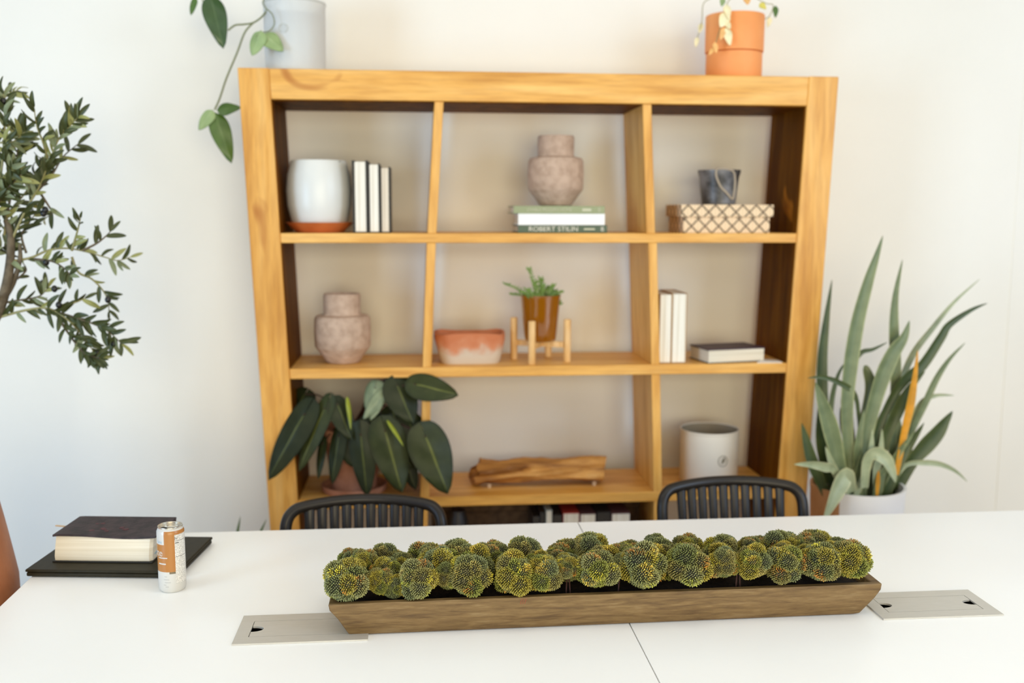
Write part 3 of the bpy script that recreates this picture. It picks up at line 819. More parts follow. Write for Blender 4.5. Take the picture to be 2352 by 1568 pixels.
def can_bar(f0, f1, z0, z1, mat, name='printed_line'):
    a0, a1 = math.asin(f0), math.asin(f1); n = max(2, int((a1 - a0) / .08)); vs = []
    for r_ in (CR - .0002, CR + .00018):
        for z in (z0, z1):
            for k in range(n + 1):
                a = a_cam + a0 + (a1 - a0) * k / n; vs.append((CX + r_ * math.cos(a), CY + r_ * math.sin(a), TZ + z))
    m_ = n + 1; fs = []
    for k in range(n):
        fs += [(2 * m_ + k, 2 * m_ + k + 1, 3 * m_ + k + 1, 3 * m_ + k), (k, m_ + k, m_ + k + 1, k + 1), (m_ + k, 3 * m_ + k, 3 * m_ + k + 1, m_ + k + 1), (k, k + 1, 2 * m_ + k + 1, 2 * m_ + k)]
    fs += [(0, 2 * m_, 3 * m_, m_), (n, m_ + n, 3 * m_ + n, 2 * m_ + n)]
    return part(name, MB().add(vs, fs), mat, cn)
can_bar(-.88, -.30, .0725, .0745, M['can_white']); can_bar(-.88, -.42, .0600, .0625, M['can_white'])
can_bar(.30, .93, .1070, .1078, M['ink']); can_bar(.30, .55, .1025, .1040, M['ink']); can_bar(.30, .93, .0745, .0752, M['ink'])
for f0, f1, z in ((-.55, -.38, .0345), (-.6, -.22, .0285), (-.55, -.12, .0225), (-.62, -.45, .0175), (-.5, -.28, .0135)):
    can_bar(f0, f1, z, z + .0011, M['ink_pale'])

# ------------------------------------------------------------------ things on the shelves
Z1, Z2, Z3, Z4, ZTOP = 1.435, 1.030, .624, .19, ZT
def lathe_thing(name, label, cat, c, partname, prof, mat, group=None, n=48, smooth=35, closed=True):
    t_ = thing(name, label, cat, c, group)
    part(partname, MB().lathe(prof, c, n, closed=closed), mat, t_, smooth=smooth)
    return t_
# white round pot on saucer
c = (-.303, 3.125, Z1)
sc_ = props(part('pot_saucer', MB().lathe([(.070, 0), (.074, .003), (.100, .028), (.104, .030), (.100, .031), (.094, .026), (.070, .006), (.001, .006)], c, 48, closed=False), M['terracotta'], org=c, smooth=40),
      'shallow terracotta saucer under the round white pot', 'saucer')
t = thing('plant_pot', 'large round white ceramic pot on a terracotta saucer', 'pot', (c[0], c[1], Z1 + .0065))
part('pot_body', MB().lathe([(.062, 0), (.070, .004), (.086, .03), (.0965, .075), (.099, .12), (.095, .165), (.086, .200), (.082, .210), (.078, .210), (.076, .19), (.001, .19)], t.location, 56, closed=False), M['ceramic'], t, smooth=45)
part('soil', MB().lathe([(.001, .192), (.074, .192)], t.location, 24, closed=False), M['soil'], t)
for k in range(9):
    a = R(0, 6.28); r_ = R(.02, .06); x, y = c[0] + r_ * math.cos(a), c[1] + r_ * math.sin(a)
    if k < 2: x, y = c[0] + (.055 if k else -.012), c[1] - .05
    part('sprig', MB().blade([(x, y, Z1 + .195), (x + .006, y, Z1 + .209), (x + .016, y, Z1 + R(.213, .219))], [.006, .010, .002], (0, 1, 0)), M['phil'], t)
# upright books, top row
def upright_book(x0, x1, y0, y1, z, h, cover, page, label, group, tilt=0, ct=.003, rec=.004):
    t_ = thing('book', label, 'book', ((x0 + x1) / 2, (y0 + y1) / 2, z), group)
    b = MB(); b.box(x0, x0 + ct, y0, y1, z, z + h); b.box(x1 - ct, x1, y0, y1, z, z + h); b.box(x0 + ct, x1 - ct, y1 - ct, y1, z, z + h)
    part('cover', b, cover, t_)
    part('page_block', MB().box(x0 + ct, x1 - ct, y0 + rec * .3, y1 - ct, z + rec, z + h - rec), page, t_)
    t_.rotation_euler = (0, tilt, 0)
    return t_
G1 = 'books beside the round white pot'
upright_book(-.1965, -.1495, 3.03, 3.17, Z1, .214, M['black_cover'], M['pages'], 'thickest upright black book with cream pages, touching the round white pot', G1, 0, .0075)
upright_book(-.1485, -.1160, 3.03, 3.17, Z1, .206, M['black_cover'], M['pages'], 'middle upright book with cream pages beside the round white pot', G1, 0, .0035)
upright_book(-.1150, -.0840, 3.03, 3.17, Z1, .196, M['black_cover'], M['pages_tan'], 'shortest upright book with beige pages, farthest from the round white pot', G1, 0, .005)
# stacked books
G2 = 'books stacked under the vase'
def flat_book(x0, x1, y0, y1, z, h, cover, label, group, rz=0, page=None, spine=True, ct=.003):
    c = ((x0 + x1) / 2, (y0 + y1) / 2, z); t_ = thing('book', label, 'book', c, group)
    b = MB(); b.box(x0, x1, y0, y1, z, z + ct); b.box(x0, x1, y0, y1, z + h - ct, z + h)
    if spine: b.box(x0, x1, y0 - .0005, y0 + ct, z + .0005, z + h - .0005)
    part('cover', b, cover, t_, bevel=.0008)
    part('page_block', MB().box(x0 + .005, x1 - .005, y0 + (ct if spine else .002), y1 - .004, z + ct, z + h - ct), page or M['pages_flat'], t_)
    t_.rotation_euler = (0, 0, rz)
    return t_
b1 = flat_book(.300, .574, 3.035, 3.235, Z1 + .0002, .0235, M['book_dkgreen'], 'dark green book with large cream lettering, lowest of the stack under the vase', G2)
text_flat('spine_title', 'ROBERT STILIN', .0205, (.408, 3.0335, Z1 + .0118), b1, M['print_cream'], sx=1.10)
text_flat('publisher_print', 'B', .0185, (.559, 3.0335, Z1 + .0118), b1, M['print_cream'])
part('printed_line', MB().box(.502, .536, 3.0328, 3.0345, Z1 + .0095, Z1 + .0145), M['print_cream2'], b1)
b2 = flat_book(.300, .566, 3.032, 3.22, Z1 + .0240, .0345, M['book_white'], 'thick white book in the middle of the stack under the vase', G2)
b3 = flat_book(.286, .566, 3.035, 3.24, Z1 + .0588, .0235, M['book_green'], 'sage green book on top of the stack, right under the vase', G2)
text_flat('spine_title', 'LIVABLE MODERN HOME', .0150, (.395, 3.0335, Z1 + .0702), b3, M['print_cream2'], sx=.82)
part('printed_line', MB().box(.496, .524, 3.0328, 3.0345, Z1 + .066, Z1 + .0745), M['print_cream2'], b3)
text_flat('publisher_print', 'B', .016, (.549, 3.0335, Z1 + .0702), b3, M['print_cream2'])
# vases
VP = [(.044, 0), (.050, .002), (.082, .046), (.086, .052), (.0875, .10), (.086, .138), (.081, .147), (.059, .152), (.0565, .156), (.057, .210), (.0545, .216), (.048, .216), (.046, .20), (.046, .160), (.001, .150)]
GV = 'pink stone vases'
lathe_thing('vase', 'pinkish stone vase with a wide neck on the stack of three books', 'vase', (.4275, 3.135, Z1 + .0825), 'vase_body', VP, M['vase'], GV, closed=False)
lathe_thing('vase', 'pinkish stone vase standing directly on the middle shelf at the left', 'vase', (-.241, 3.13, Z2), 'vase_body', VP, M['vase'], GV, closed=False)
# patterned box + bucket
t = thing('storage_box', 'lidded cream box with a petal pattern under the grey marbled bucket', 'box', (.945, 3.12, Z1))
part('box_body', MB().box(.812, 1.086, 3.034, 3.216, Z1, Z1 + .056), M['box'], t, bevel=.001)
part('lid', MB().box(.803, 1.095, 3.026, 3.224, Z1 + .050, Z1 + .0875), M['box'], t, bevel=.002)
zb = Z1 + .0877; c = (.948, 3.125, zb)
t = thing('bucket', 'small grey marbled bucket with a beige cord handle on the patterned box', 'bucket', c)
part('bucket_body', MB().lathe([(.050, 0), (.053, .002), (.062, .085), (.0665, .100), (.0675, .108), (.0645, .108), (.058, .085), (.048, .01), (.001, .01)], c, 40, closed=False), M['marble'], t, smooth=40)
yb = lambda x, z: c[1] - math.sqrt(max(0, (.0545 + .085 * z) ** 2 - (x - c[0]) ** 2)) - .003
pts = []
for (dx, z) in ((-.028, .107), (-.026, .085), (-.012, .055), (.006, .038), (.028, .018), (.034, .03), (.036, .07), (.028, .100), (.006, .109), (-.018, .111), (-.028, .107)):
    x = c[0] + dx; pts.append((x, yb(x, z), zb + z))
part('cord_handle', MB().tube(smooth_path(pts, 5), .0034, 8), M['rope'], t, smooth=60)
# terracotta bowl (rounded rectangular)
c = (.156, 3.115, Z2); t = thing('bowl', 'low terracotta bowl with whitewashed lower half on the middle shelf', 'bowl', c)
b = MB(); n = 40; vs = []
prof = [(.84, .0), (.86, .003), (.93, .04), (1.0, .075), (1.01, .093), (.93, .095), (.90, .075), (.82, .015), (.01, .015)]
for s_, z in prof:
    for k in range(n):
        a = 2 * PI * k / n; ca, sa = math.cos(a), math.sin(a); e = .55
        wob = 1 + .012 * math.sin(5 * a + z * 60)
        vs.append((c[0] + .110 * s_ * wob * math.copysign(abs(ca) ** e, ca), c[1] + .070 * s_ * wob * math.copysign(abs(sa) ** e, sa), c[2] + z + (.003 * math.sin(3 * a) if z > .07 else 0)))
fs = [tuple(range(n))[::-1]]
for i in range(len(prof) - 1):
    for k in range(n): fs.append((i * n + k, i * n + (k + 1) % n, (i + 1) * n + (k + 1) % n, (i + 1) * n + k))
part('bowl_body', b.add(vs, fs), M['bowl'], t, smooth=45)
# amber pot in stand
cx, cy = .381, 3.125
st = thing('plant_stand', 'small pale wooden four-legged stand holding the amber pot', 'plant stand', (cx, cy, Z2))
for dx, dy in ((-.081, .036), (-.036, -.081), (.081, -.036), (.036, .081)):
    part('leg', MB().lathe([(.011, 0), (.0115, .002), (.0115, .132), (.010, .1345)], (cx + dx, cy + dy, Z2), 20), M['stand'], st, smooth=40)
b = MB()
for (a, c_) in (((-.081, .036), (.081, -.036)), ((-.036, -.081), (.036, .081))):
    d = Vector((c_[0] - a[0], c_[1] - a[1], 0)).normalized() * .011; s_ = Vector((-d.y, d.x, 0)).normalized() * .007
    p0 = Vector((cx + a[0], cy + a[1], 0)) + d; p1 = Vector((cx + c_[0], cy + c_[1], 0)) - d
    lo = Z2 + .045; q4 = [p0 - s_, p1 - s_, p1 + s_, p0 + s_]
    o_ = .0 if a[0] < -.05 else .0003
    b2_ = MB().hexa([(p.x, p.y, lo + o_) for p in q4], [(p.x, p.y, lo + .018 + o_) for p in q4])
    part('crossbar', b2_, M['stand'], st)
c = (cx, cy, Z2 + .0635)
t = thing('potted_fern', 'small green feathery plant in a glossy amber pot on a wooden stand', 'plant', c)
part('pot', MB().lathe([(.044, 0), (.048, .002), (.0505, .008), (.052, .018), (.0525, .020), (.058, .08), (.0635, .135), (.0655, .146), (.063, .146), (.057, .12), (.001, .12)], c, 48, closed=False), M['amber'], t, smooth=45, label='glossy amber-brown glazed pot')
part('soil', MB().lathe([(.001, .124), (.0585, .124)], c, 24, closed=False), M['soil'], t)
fr = [((1237, 690), (1215, 618)), ((1243, 690), (1242, 640)), ((1255, 692), (1273, 655)), ((1225, 692), (1160, 653)), ((1222, 695), (1176, 677)), ((1262, 690), (1290, 672)), ((1232, 690), (1228, 648)), ((1250, 690), (1262, 660)),
      ((1265, 694), (1283, 680)), ((1240, 694), (1248, 655)), ((1230, 694), (1208, 665)), ((1270, 690), (1287, 700)), ((1235, 690), (1254, 668)), ((1222, 690), (1196, 672)), ((1262, 692), (1275, 668))]
for i, (a, e) in enumerate(fr):
    y = 3.075 + .07 * ((i * 37) % 10) / 10; A = P(*a, y); E_ = P(*e, y + R(-.03, .01)); A.z = min(A.z, c[2] + .128)
    mid = (A + E_) / 2 + Vector((0, 0, .008)); path = smooth_path([A, mid, E_], 6)
    b = MB().tube(path, .0012, 5)
    for q, p in enumerate(path[2:]):
        for sgn in (-1, 1):
            d = Vector((R(.006, .012) * sgn, R(-.006, .006), R(.004, .010)))
            b.blade([p, p + d * .5, p + d], [.002, .0055, .0006], None, .2, .0004)
    part('frond', b, M['succulent'], t)
# two white upright books, flat book, card
G3 = 'upright books on the middle shelf'
upright_book(.7425, .7815, 3.03, 3.19, Z2, .217, M['kraft_cover'], M['pages'], 'cream-paged upright book touching the right divider', G3, 0, .002, .0025)
upright_book(.7825, .8290, 3.03, 3.19, Z2, .219, M['kraft_cover'], M['pages'], 'cream-paged upright book, right one of the pair beside the flat dark book', G3, 0, .002, .0025)
t = thing('book', 'flat dark purple book with cream pages beside the upright pair', 'book', (.985, 3.088, Z2))
fc = [(.894, 3.006), (1.090, 3.048), (1.064, 3.176), (.870, 3.134)]
part('cover', quadslab(fc, Z2 + .0415, Z2 + .0450), M['purple_cover'], t, label='dark purple top cover')
part('cover', quadslab(fc, Z2, Z2 + .003), M['black_cover'], t)
part('page_block', quadslab(inset(fc, .003), Z2 + .003, Z2 + .0415), M['pages_flat'], t)
props(part('card', quadslab([(1.052, 3.010), (1.132, 3.006), (1.135, 3.045), (1.098, 3.075)], Z2 + .0002, Z2 + .0032), M['paper'], org=(1.1, 3.03, Z2)), 'small white card lying flat on the middle shelf near its right end', 'card')
# log
c = (.386, 3.13, Z3); t = thing('wooden_log', 'split wooden log lying on the lowest visible shelf', 'log', c)
b = MB(); n = 28; NL = 30; vs = []; rs = random.Random(5)
for i in range(NL + 1):
    q = i / NL; x = c[0] - .212 + .420 * q
    for k in range(n):
        a = 2 * PI * k / n
        r_ = .036 + .0045 * math.sin(3 * a + 4 * q) + .004 * math.sin(7 * a + 9 * q) + .004 * math.sin(13 * q + 2 * a) + rs.uniform(-.0012, .0012)
        zz = math.sin(a) * r_ * 1.02; yy = math.cos(a) * r_ * 1.5
        if zz < 0 and .06 < q < .94: zz *= .72 + .18 * math.sin(9 * q)
        xx = x + (.010 * math.sin(a * 2) + (.012 if math.sin(a) > 0 else -.012)) * (1 if i == 0 else 0) + (.012 * math.sin(a + 1) if i == NL else 0)
        vs.append((xx, c[1] + yy, c[2] + .0395 + zz))
fs = [tuple(range(n))[::-1], tuple(NL * n + k for k in range(n))]
for i in range(NL):
    for k in range(n): fs.append((i * n + k, i * n + (k + 1) % n, (i + 1) * n + (k + 1) % n, (i + 1) * n + k))
zmin = min(v[2] for v in vs)
vs = [(x, y, z - zmin + Z3) for x, y, z in vs]
part('log_body', b.add(vs, fs), M['log'], t, smooth=50)
for dx in (-.17, .17):
    part('peg_foot', MB().lathe([(.006, 0), (.006, .012)], (c[0] + dx, c[1] - .03, Z3), 10), M['ribbon'], t)
# cream tin
c = (.942, 3.13, Z3); t = thing('canister', 'cream cylindrical canister with a small grey emblem on the lowest visible shelf', 'canister', c)
part('canister_body', MB().lathe([(.091, 0), (.0935, .003), (.0935, .166), (.0955, .168), (.0955, .174), (.0925, .174), (.0915, .168), (.0915, .01), (.001, .01)], c, 56, closed=False), M['tin'], t, smooth=40)
part('lining', MB().lathe([(.0905, .1715), (.0905, .013), (.001, .013)], c, 48, closed=False), M['tin_in'], t, smooth=40)
def on_cyl(c, r_, a, z): return (c[0] + r_ * math.cos(a), c[1] + r_ * math.sin(a), c[2] + z)
a0 = math.atan2(-c[1], -c[0]) + math.asin(.48)
ring = [on_cyl(c, .0938, a0 + .17 * math.cos(2 * PI * k / 20), .085 + .017 * math.sin(2 * PI * k / 20)) for k in range(21)]
em = part('emblem', MB().tube(ring, .0013, 6), M['grey_print'], t)
lf = [on_cyl(c, .0942, a0 - .05 + .12 * q, .076 + .022 * q) for q in (0, .25, .5, .75, 1)]
part('emblem_leaf', MB().blade(lf, [.001, .009, .012, .008, .001], None, .1, .0006), M['grey_print'], em)

# ------------------------------------------------------------------ potted philodendron on the lowest visible shelf
c = (-.212, 3.115, Z3)
t = thing('potted_philodendron', 'large dark-leaved plant in a terracotta pot at the left of the lowest visible shelf', 'plant', c)
part('saucer', MB().lathe([(.098, 0), (.101, .002), (.104, .020), (.099, .021), (.092, .006), (.001, .006)], c, 40, closed=False), M['clay_dull'], t, smooth=40)
part('pot', MB().lathe([(.066, .0065), (.070, .009), (.090, .165), (.092, .168), (.100, .169), (.103, .205), (.096, .206), (.088, .17), (.001, .17)], c, 48, closed=False), M['clay_dull'], t, smooth=40, label='faded terracotta pot')
part('soil', MB().lathe([(.001, .178), (.089, .178)], c, 24, closed=False), M['soil'], t)
LV = [((698, 952), (612, 1102), 74, 2.955, 'phil', (-.35, -1, .25)), ((745, 938), (682, 1082), 52, 2.965, 'phil_mid', (-.5, -1, .1)), ((775, 928), (808, 1010), 58, 2.97, 'phil', (.4, -1, .2)),
      ((800, 925), (808, 985), 14, 2.962, 'phil_lime', (.9, -1, .2)), ((862, 890), (850, 964), 56, 2.99, 'phil_pale', (-.3, -1, .5)), ((880, 905), (836, 962), 34, 2.98, 'phil_pale', (.6, -1, .6)), ((912, 884), (950, 974), 82, 2.975, 'phil', (.3, -1, .1)),
      ((955, 882), (1052, 905), 70, 2.95, 'phil_mid', (.2, -1, .5)), ((978, 1002), (1030, 1134), 104, 2.93, 'phil_mid', (.25, -1, .15)),
      ((885, 990), (924, 1132), 92, 2.945, 'phil_mid', (.1, -1, .15)), ((829, 1000), (842, 1142), 66, 2.955, 'phil', (-.1, -1, -.1)), ((778, 1002), (760, 1112), 44, 2.975, 'phil', (-.4, -1, .1)),
      ((700, 905), (668, 960), 66, 3.08, 'phil', (-.2, -1, .5)), ((740, 1020), (728, 1100), 26, 2.99, 'phil', (-.6, -1, 0)), ((805, 985), (808, 1072), 78, 2.99, 'phil', (.1, -1, -.2)),
      ((938, 965), (968, 1040), 74, 2.99, 'phil', (.4, -1, -.2)), ((760, 925), (740, 965), 56, 3.03, 'phil', (-.1, -1, .4)), ((905, 1000), (950, 1075), 60, 2.985, 'phil', (.6, -1, 0)), ((708, 970), (690, 1060), 52, 2.99, 'phil', (-.2, -1, -.1)),
      ((850, 960), (870, 1010), 70, 3.01, 'phil', (0, -1, .6)), ((900, 940), (915, 985), 70, 3.01, 'phil', (0, -1, .3)), ((925, 1040), (955, 1125), 50, 3.0, 'phil', (0, -1, .1)), ((897, 975), (928, 1022), 12, 2.938, 'phil_lime', (.9, -1, .2))]
for (bs, tp, wpx, y, mt, fc_) in LV:
    B_ = P(*bs, y + .02); T_ = P(*tp, y - .012); wd = wpx / 775 * 1.02
    part('leaf', MB().heart(B_, T_, wd, fc_, fold=.20, droop=.12, lobe=.26), M[mt], t, smooth=70, label={'phil_pale': 'pale grey-green leaf', 'phil_lime': 'lime-coloured leaf'}.get(mt))
    if wpx > 20:
        root = Vector((c[0] + R(-.03, .03), c[1] + R(-.03, .03), c[2] + .178))
        mid = (root + B_) / 2 + Vector((0, 0, .05))
        part('stalk', MB().tube(smooth_path([root, mid, B_], 6), .0022, 6), M['stem_dark'], t, smooth=60)
p0 = Vector((c[0], c[1] + .02, c[2] + .178))
part('stalk', MB().tube([p0, P(845, 905, 3.1), P(890, 868, 3.1)], .004, 6), M['stem_dark'], t)

# ------------------------------------------------------------------ lowest shelf, mostly hidden by the table
G4 = 'magazines standing on the bottom shelf'
mags = [(.350, .022, .352, 'magazine_a', 'dark magazine, leftmost of the row standing on the bottom shelf'), (.373, .016, .365, 'magazine_a', 'second dark magazine of the row on the bottom shelf, before the pale one'), (.392, .02, .372, 'magazine_b', 'pale magazine in the row standing on the bottom shelf'),
        (.414, .03, .355, 'magazine_a', 'black magazine between the pale and the red one on the bottom shelf'), (.447, .052, .362, 'magazine_c', 'red magazine standing on the bottom shelf'), (.502, .05, .358, 'magazine_d', 'plum magazine next to the red one on the bottom shelf'),
        (.555, .045, .360, 'magazine_a', 'black magazine right of the plum one on the bottom shelf'), (.603, .06, .357, 'magazine_d', 'plum magazine at the right end of the row on the bottom shelf')]
for x, w_, h, mt, lb in mags:
    tt = thing('magazine', lb, 'magazine', (x + w_ / 2, 3.10, Z4), G4)
    part('cover', MB().box(x, x + w_, 3.04, 3.165, Z4, Z4 + h), M[mt], tt, bevel=.002)
    part('page_edge', MB().box(x + .002, x + w_ - .002, 3.0385, 3.16, Z4 + .003, Z4 + h - .003), M['pages'] if mt != 'magazine_a' else M['magazine_a'], tt)
lathe_thing('candle_jar', 'small dark jar on the bottom shelf right of the left divider', 'jar', (.115, 3.1, Z4), 'jar_body', [(.030, 0), (.032, .003), (.032, .33), (.026, .345), (.024, .362), (.001, .362)], M['magazine_a'], closed=False, n=24)
t = thing('shade_box', 'added dark brown box standing in for the shaded wall behind the bottom shelf', 'box', (.36, 3.23, Z4))  # added box, its dark brown paints the wall's shade
part('box_body', MB().box(.035, .72, 3.176, 3.286, Z4, Z4 + .33), M['shaded_wall'], t, bevel=.004)
part('lid', MB().box(.032, .723, 3.173, 3.289, Z4 + .3305, Z4 + .393), M['shaded_wall'], t, bevel=.004)

# ------------------------------------------------------------------ on top of the bookshelf
c = (-.364, 3.125, ZTOP)
t = thing('vine_pot', 'tall frosted white plastic pot with a trailing vine on top of the bookshelf', 'plant', c)
ys = 3.125; k_ = (1, 1)
part('pot', MB().lathe([(.086, .0), (.089, .003), (.091, .195), (.0925, .197), (.0925, .207), (.0895, .207), (.0885, .197), (.086, .006), (.001, .006)], c, 56, closed=False), M['frost'], t, smooth=40, label='translucent frosted white pot')
part('pot_rim', MB().lathe([(.0930, .199), (.0938, .2015), (.0930, .204)], c, 56, closed=False), M['frost_rim'], t, smooth=40)
a0 = math.atan2(-c[1], -c[0]) + math.asin(-.36)
ring = [on_cyl(c, .0915, a0 + .15 * math.cos(2 * PI * k / 20), .118 + .012 * math.sin(2 * PI * k / 20)) for k in range(21)]
em = part('embossed_emblem', MB().tube(ring, .0009, 6), M['frost_rim'], t)
for dz in (-.006, .0, .006):
    part('embossed_line', MB().tube([on_cyl(c, .0915, a0 + .10 * q, .118 + dz) for q in (-1, -.5, 0, .5, 1)], .0007, 5), M['frost_rim'], em)
part('soil', MB().lathe([(.001, .17), (.084, .17)], c, 24, closed=False), M['soil'], t)
VY = 3.075
def vp(pts, y=VY): return smooth_path([P(u, v, y) for u, v in pts], 6)
top_in = (c[0], c[1], ZTOP + .175)
stems = [[(662, -12), (640, 2), (618, 18), (602, 38), (582, 52), (560, 56), (540, 58), (524, 70)], [(582, 52), (562, 75), (545, 120), (520, 180), (505, 225), (493, 252)],
         [(612, 20), (626, 34), (630, 55), (620, 70), (604, 74)], [(612, 22), (604, 5), (612, -8), (622, 2), (612, 22)], [(462, -10), (470, 15), (478, 28)], [(452, -6), (446, 4), (440, 10)], [(600, 70), (594, 78), (588, 84)]]
for i, s_ in enumerate(stems):
    pth = vp(s_, 3.02 if i in (2, 6) else VY)
    if i == 0: pth = smooth_path([Vector(top_in), Vector((c[0] - .02, c[1] - .01, ZTOP + .235)), P(655, -12, 3.09)], 6) + pth
    part('vine_stem', MB().tube(pth, [.0028 if i < 2 else .0017] * len(pth), 6), M['stem_green'], t, smooth=60)
VL = [((482, -14), (514, 110), 52, 'vine_deep', (.3, -1, .3)), ((448, -6), (437, 34), 17, 'vine_dark', (-.4, -1, 0)), ((601, 70), (577, 127), 40, 'vine_pale', (-.4, -1, .3)), ((604, 76), (651, 116), 40, 'vine_pale', (.3, -1, .3)),
      ((497, 252), (552, 245), 32, 'vine_dark', (0, -1, .5)), ((489, 252), (455, 298), 32, 'vine_pale', (-.3, -1, .2)), ((492, 256), (532, 374), 46, 'vine_dark', (.2, -1, .1)), ((519, 50), (512, 75), 16, 'vine_deep', (.2, -1, .1))]
for bs, tp, wpx, mt, fc_ in VL[:-1]:
    vy_ = 3.018 if 590 < bs[0] < 620 else VY
    part('leaf', MB().heart(P(*bs, vy_), P(*tp, vy_ - .01), wpx / 745 * 1.05, fc_, fold=.12, droop=.08, lobe=-.05), M[mt], t, smooth=70, label='pale young leaf' if mt == 'vine_pale' else None)
# orange double pot
c = (.9845, 3.125, ZTOP)
t = thing('orange_pot', 'orange clay cylinder pot with creamy trailing leaves on top of the bookshelf', 'plant', c)
part('lower_cylinder', MB().lathe([(.084, 0), (.0865, .003), (.0865, .080), (.083, .082), (.001, .082)], c, 56, closed=False), M['orange'], t, smooth=40)
part('upper_cylinder', MB().lathe([(.083, .0825), (.0895, .084), (.090, .088), (.0905, .192), (.089, .195), (.084, .195), (.083, .17), (.001, .17)], c, 56, closed=False), M['orange'], t, smooth=40)
part('soil', MB().lathe([(.001, .178), (.082, .178)], c, 24, closed=False), M['soil'], t)
yf = 3.024
OL = [((1668, 8), (1676, 44), 20, 'cream_leaf'), ((1672, 28), (1655, 62), 28, 'cream_leaf'), ((1668, 48), (1678, 66), 16, 'cream_leaf'), ((1668, 62), (1678, 104), 23, 'cream_leaf'), ((1664, 62), (1655, 92), 14, 'peach_leaf'),
      ((1642, 96), (1646, 122), 14, 'peach_leaf'), ((1640, 110), (1628, 126), 11, 'peach_leaf'), ((1782, 12), (1782, 40), 15, 'vine_dark'), ((1758, 40), (1738, 54), 12, 'yellow_leaf'), ((1770, 38), (1764, 62), 12, 'cream_leaf'),
      ((1662, -6), (1658, 14), 14, 'vine_pale'), ((1715, -8), (1718, 10), 18, 'peach_leaf'), ((1612, 52), (1606, 76), 12, 'cream_leaf'), ((1602, 84), (1598, 108), 11, 'cream_leaf'), ((1745, 6), (1760, 20), 16, 'yellow_leaf')]
for i, (bs, tp, wpx, mt) in enumerate(OL):
    y = yf + (.07 if bs[0] > 1750 or bs[0] < 1620 else 0)
    part('leaf', MB().heart(P(*bs, y), P(*tp, y - .008), wpx / 745, (R(-.3, .3), -1, R(.2, .6)), fold=.1, droop=.1, lobe=-.1), M[mt], t, smooth=70)
for s_, y in (([(1690, -10), (1672, 4), (1670, 30), (1668, 60), (1672, 80)], yf + .004), ([(1656, 60), (1648, 85), (1640, 112)], yf + .006), ([(1735, -5), (1760, 8), (1776, 12), (1768, 36), (1756, 44)], 3.09), ([(1640, -6), (1616, 8), (1612, 50), (1602, 86)], 3.09)):
    pth = smooth_path([P(u, v, y) for u, v in s_], 5); part('trailing_stem', MB().tube(pth, .0013, 5), M['twig'], t)

# ------------------------------------------------------------------ black slatted chairs behind the table
def make_chair(cx, yb, label):
    """seat faces the table (-Y); yb is the depth of the top of the backrest"""
    t = thing('slatted_chair', label, 'chair', (cx, yb - .22, 0), 'black slatted chairs')
    W, ZT_ = .196, .782
    def by(z): return yb - .085 + .085 * ((z - .44) / .34)          # back leans away from the table
    arch = []
    for (x, z) in [(-.175, .44), (-.184, .55), (-.193, .66), (-.195, .71), (-.192, .742), (-.180, .762), (-.155, .773), (-.08, .780), (0, .782), (.08, .780), (.155, .773), (.180, .762), (.192, .742), (.195, .71), (.193, .66), (.184, .55), (.175, .44)]:
        bend = -.035 * (x / .19) ** 2 if z > .6 else -.035 * (x / .19) ** 2
        arch.append((cx + x, by(z) + bend, z - .014))
    pth = smooth_path(arch, 4)
    part('back_frame', MB().tube(pth, .0150, 12), M['black_plastic'], t, smooth=60)
    NS = 10
    for k in range(NS):
        x = -.138 + .276 * k / (NS - 1); bend = -.035 * (x / .19) ** 2
        ztop = .772 - .012 * (x / .14) ** 2
        b = MB(); pts = [(cx + x * (1 - .06 * (1 - q)), by(.44 + (ztop - .44) * q) + bend, .44 + (ztop - .44) * q) for q in (0, .25, .5, .75, .93, 1)]
        b.tube(pts, [.0115, .0115, .0118, .0120, .0130, .0150], 10, flat=.42, up=(0, 1, 0))
        part('slat', b, M['black_plastic'], t, smooth=60)
    y1 = yb - .10; y0 = y1 - .40
    for k in range(9):
        x = cx - .17 + .34 * k / 8
        part('seat_slat', MB().box(x - .016, x + .016, y0 + .02, y1, .43, .445), M['black_plastic'], t, bevel=.004)
    b = MB(); b.box(cx - .195, cx + .195, y0, y0 + .03, .415, .445); b.box(cx - .195, cx + .195, y1, y1 + .025, .415, .445)
    b.box(cx - .21, cx - .19, y0, y1, .415, .445); b.box(cx + .19, cx + .21, y0, y1, .415, .445)
    part('seat_frame', b, M['black_plastic'], t, bevel=.005)
    for sx in (-1, 1):
        for yy, dy in ((y0 + .03, -.02), (y1 - .01, .05)):
            part('leg', MB().tube([(cx + sx * .195, yy, .43), (cx + sx * .215, yy + dy, 0)], [.018, .013], 10), M['black_plastic'], t, smooth=60)
    return t
make_chair(-.145, 2.505, 'black slatted plastic chair in front of the dark-leaved plant')
make_chair(.838, 2.60, 'black slatted plastic chair in front of the cream canister')

# ------------------------------------------------------------------ tan leather chair at the left end of the table
ccx, ccy = -1.178, 2.10
t = thing('leather_chair', 'tan leather chair at the far left end of the white table', 'chair', (ccx, ccy, 0))
b = MB(); NA, NZ = 26, 12; outer = []; inner = []
for j in range(NZ + 1):
    q = j / NZ
    for i in range(NA + 1):
        a = math.radians(-105 + 210 * i / NA)
        z = .38 + (.935 - .38) * q * (1 - .30 * abs(i / NA * 2 - 1) ** 3)
        for lst, rr in ((outer, .312), (inner, .278)):
            r_ = rr - .032 * max(0, (z - .70)) / .2 - .006 * q ** 8
            lst.append((ccx + r_ * math.cos(a), ccy + r_ * math.sin(a), z))
W1 = NA + 1; o = len(outer); fs = []
for j in range(NZ):
    for i in range(NA):
        a = j * W1 + i; fs.append((a, a + 1, a + W1 + 1, a + W1)); fs.append((o + a, o + a + W1, o + a + W1 + 1, o + a + 1))
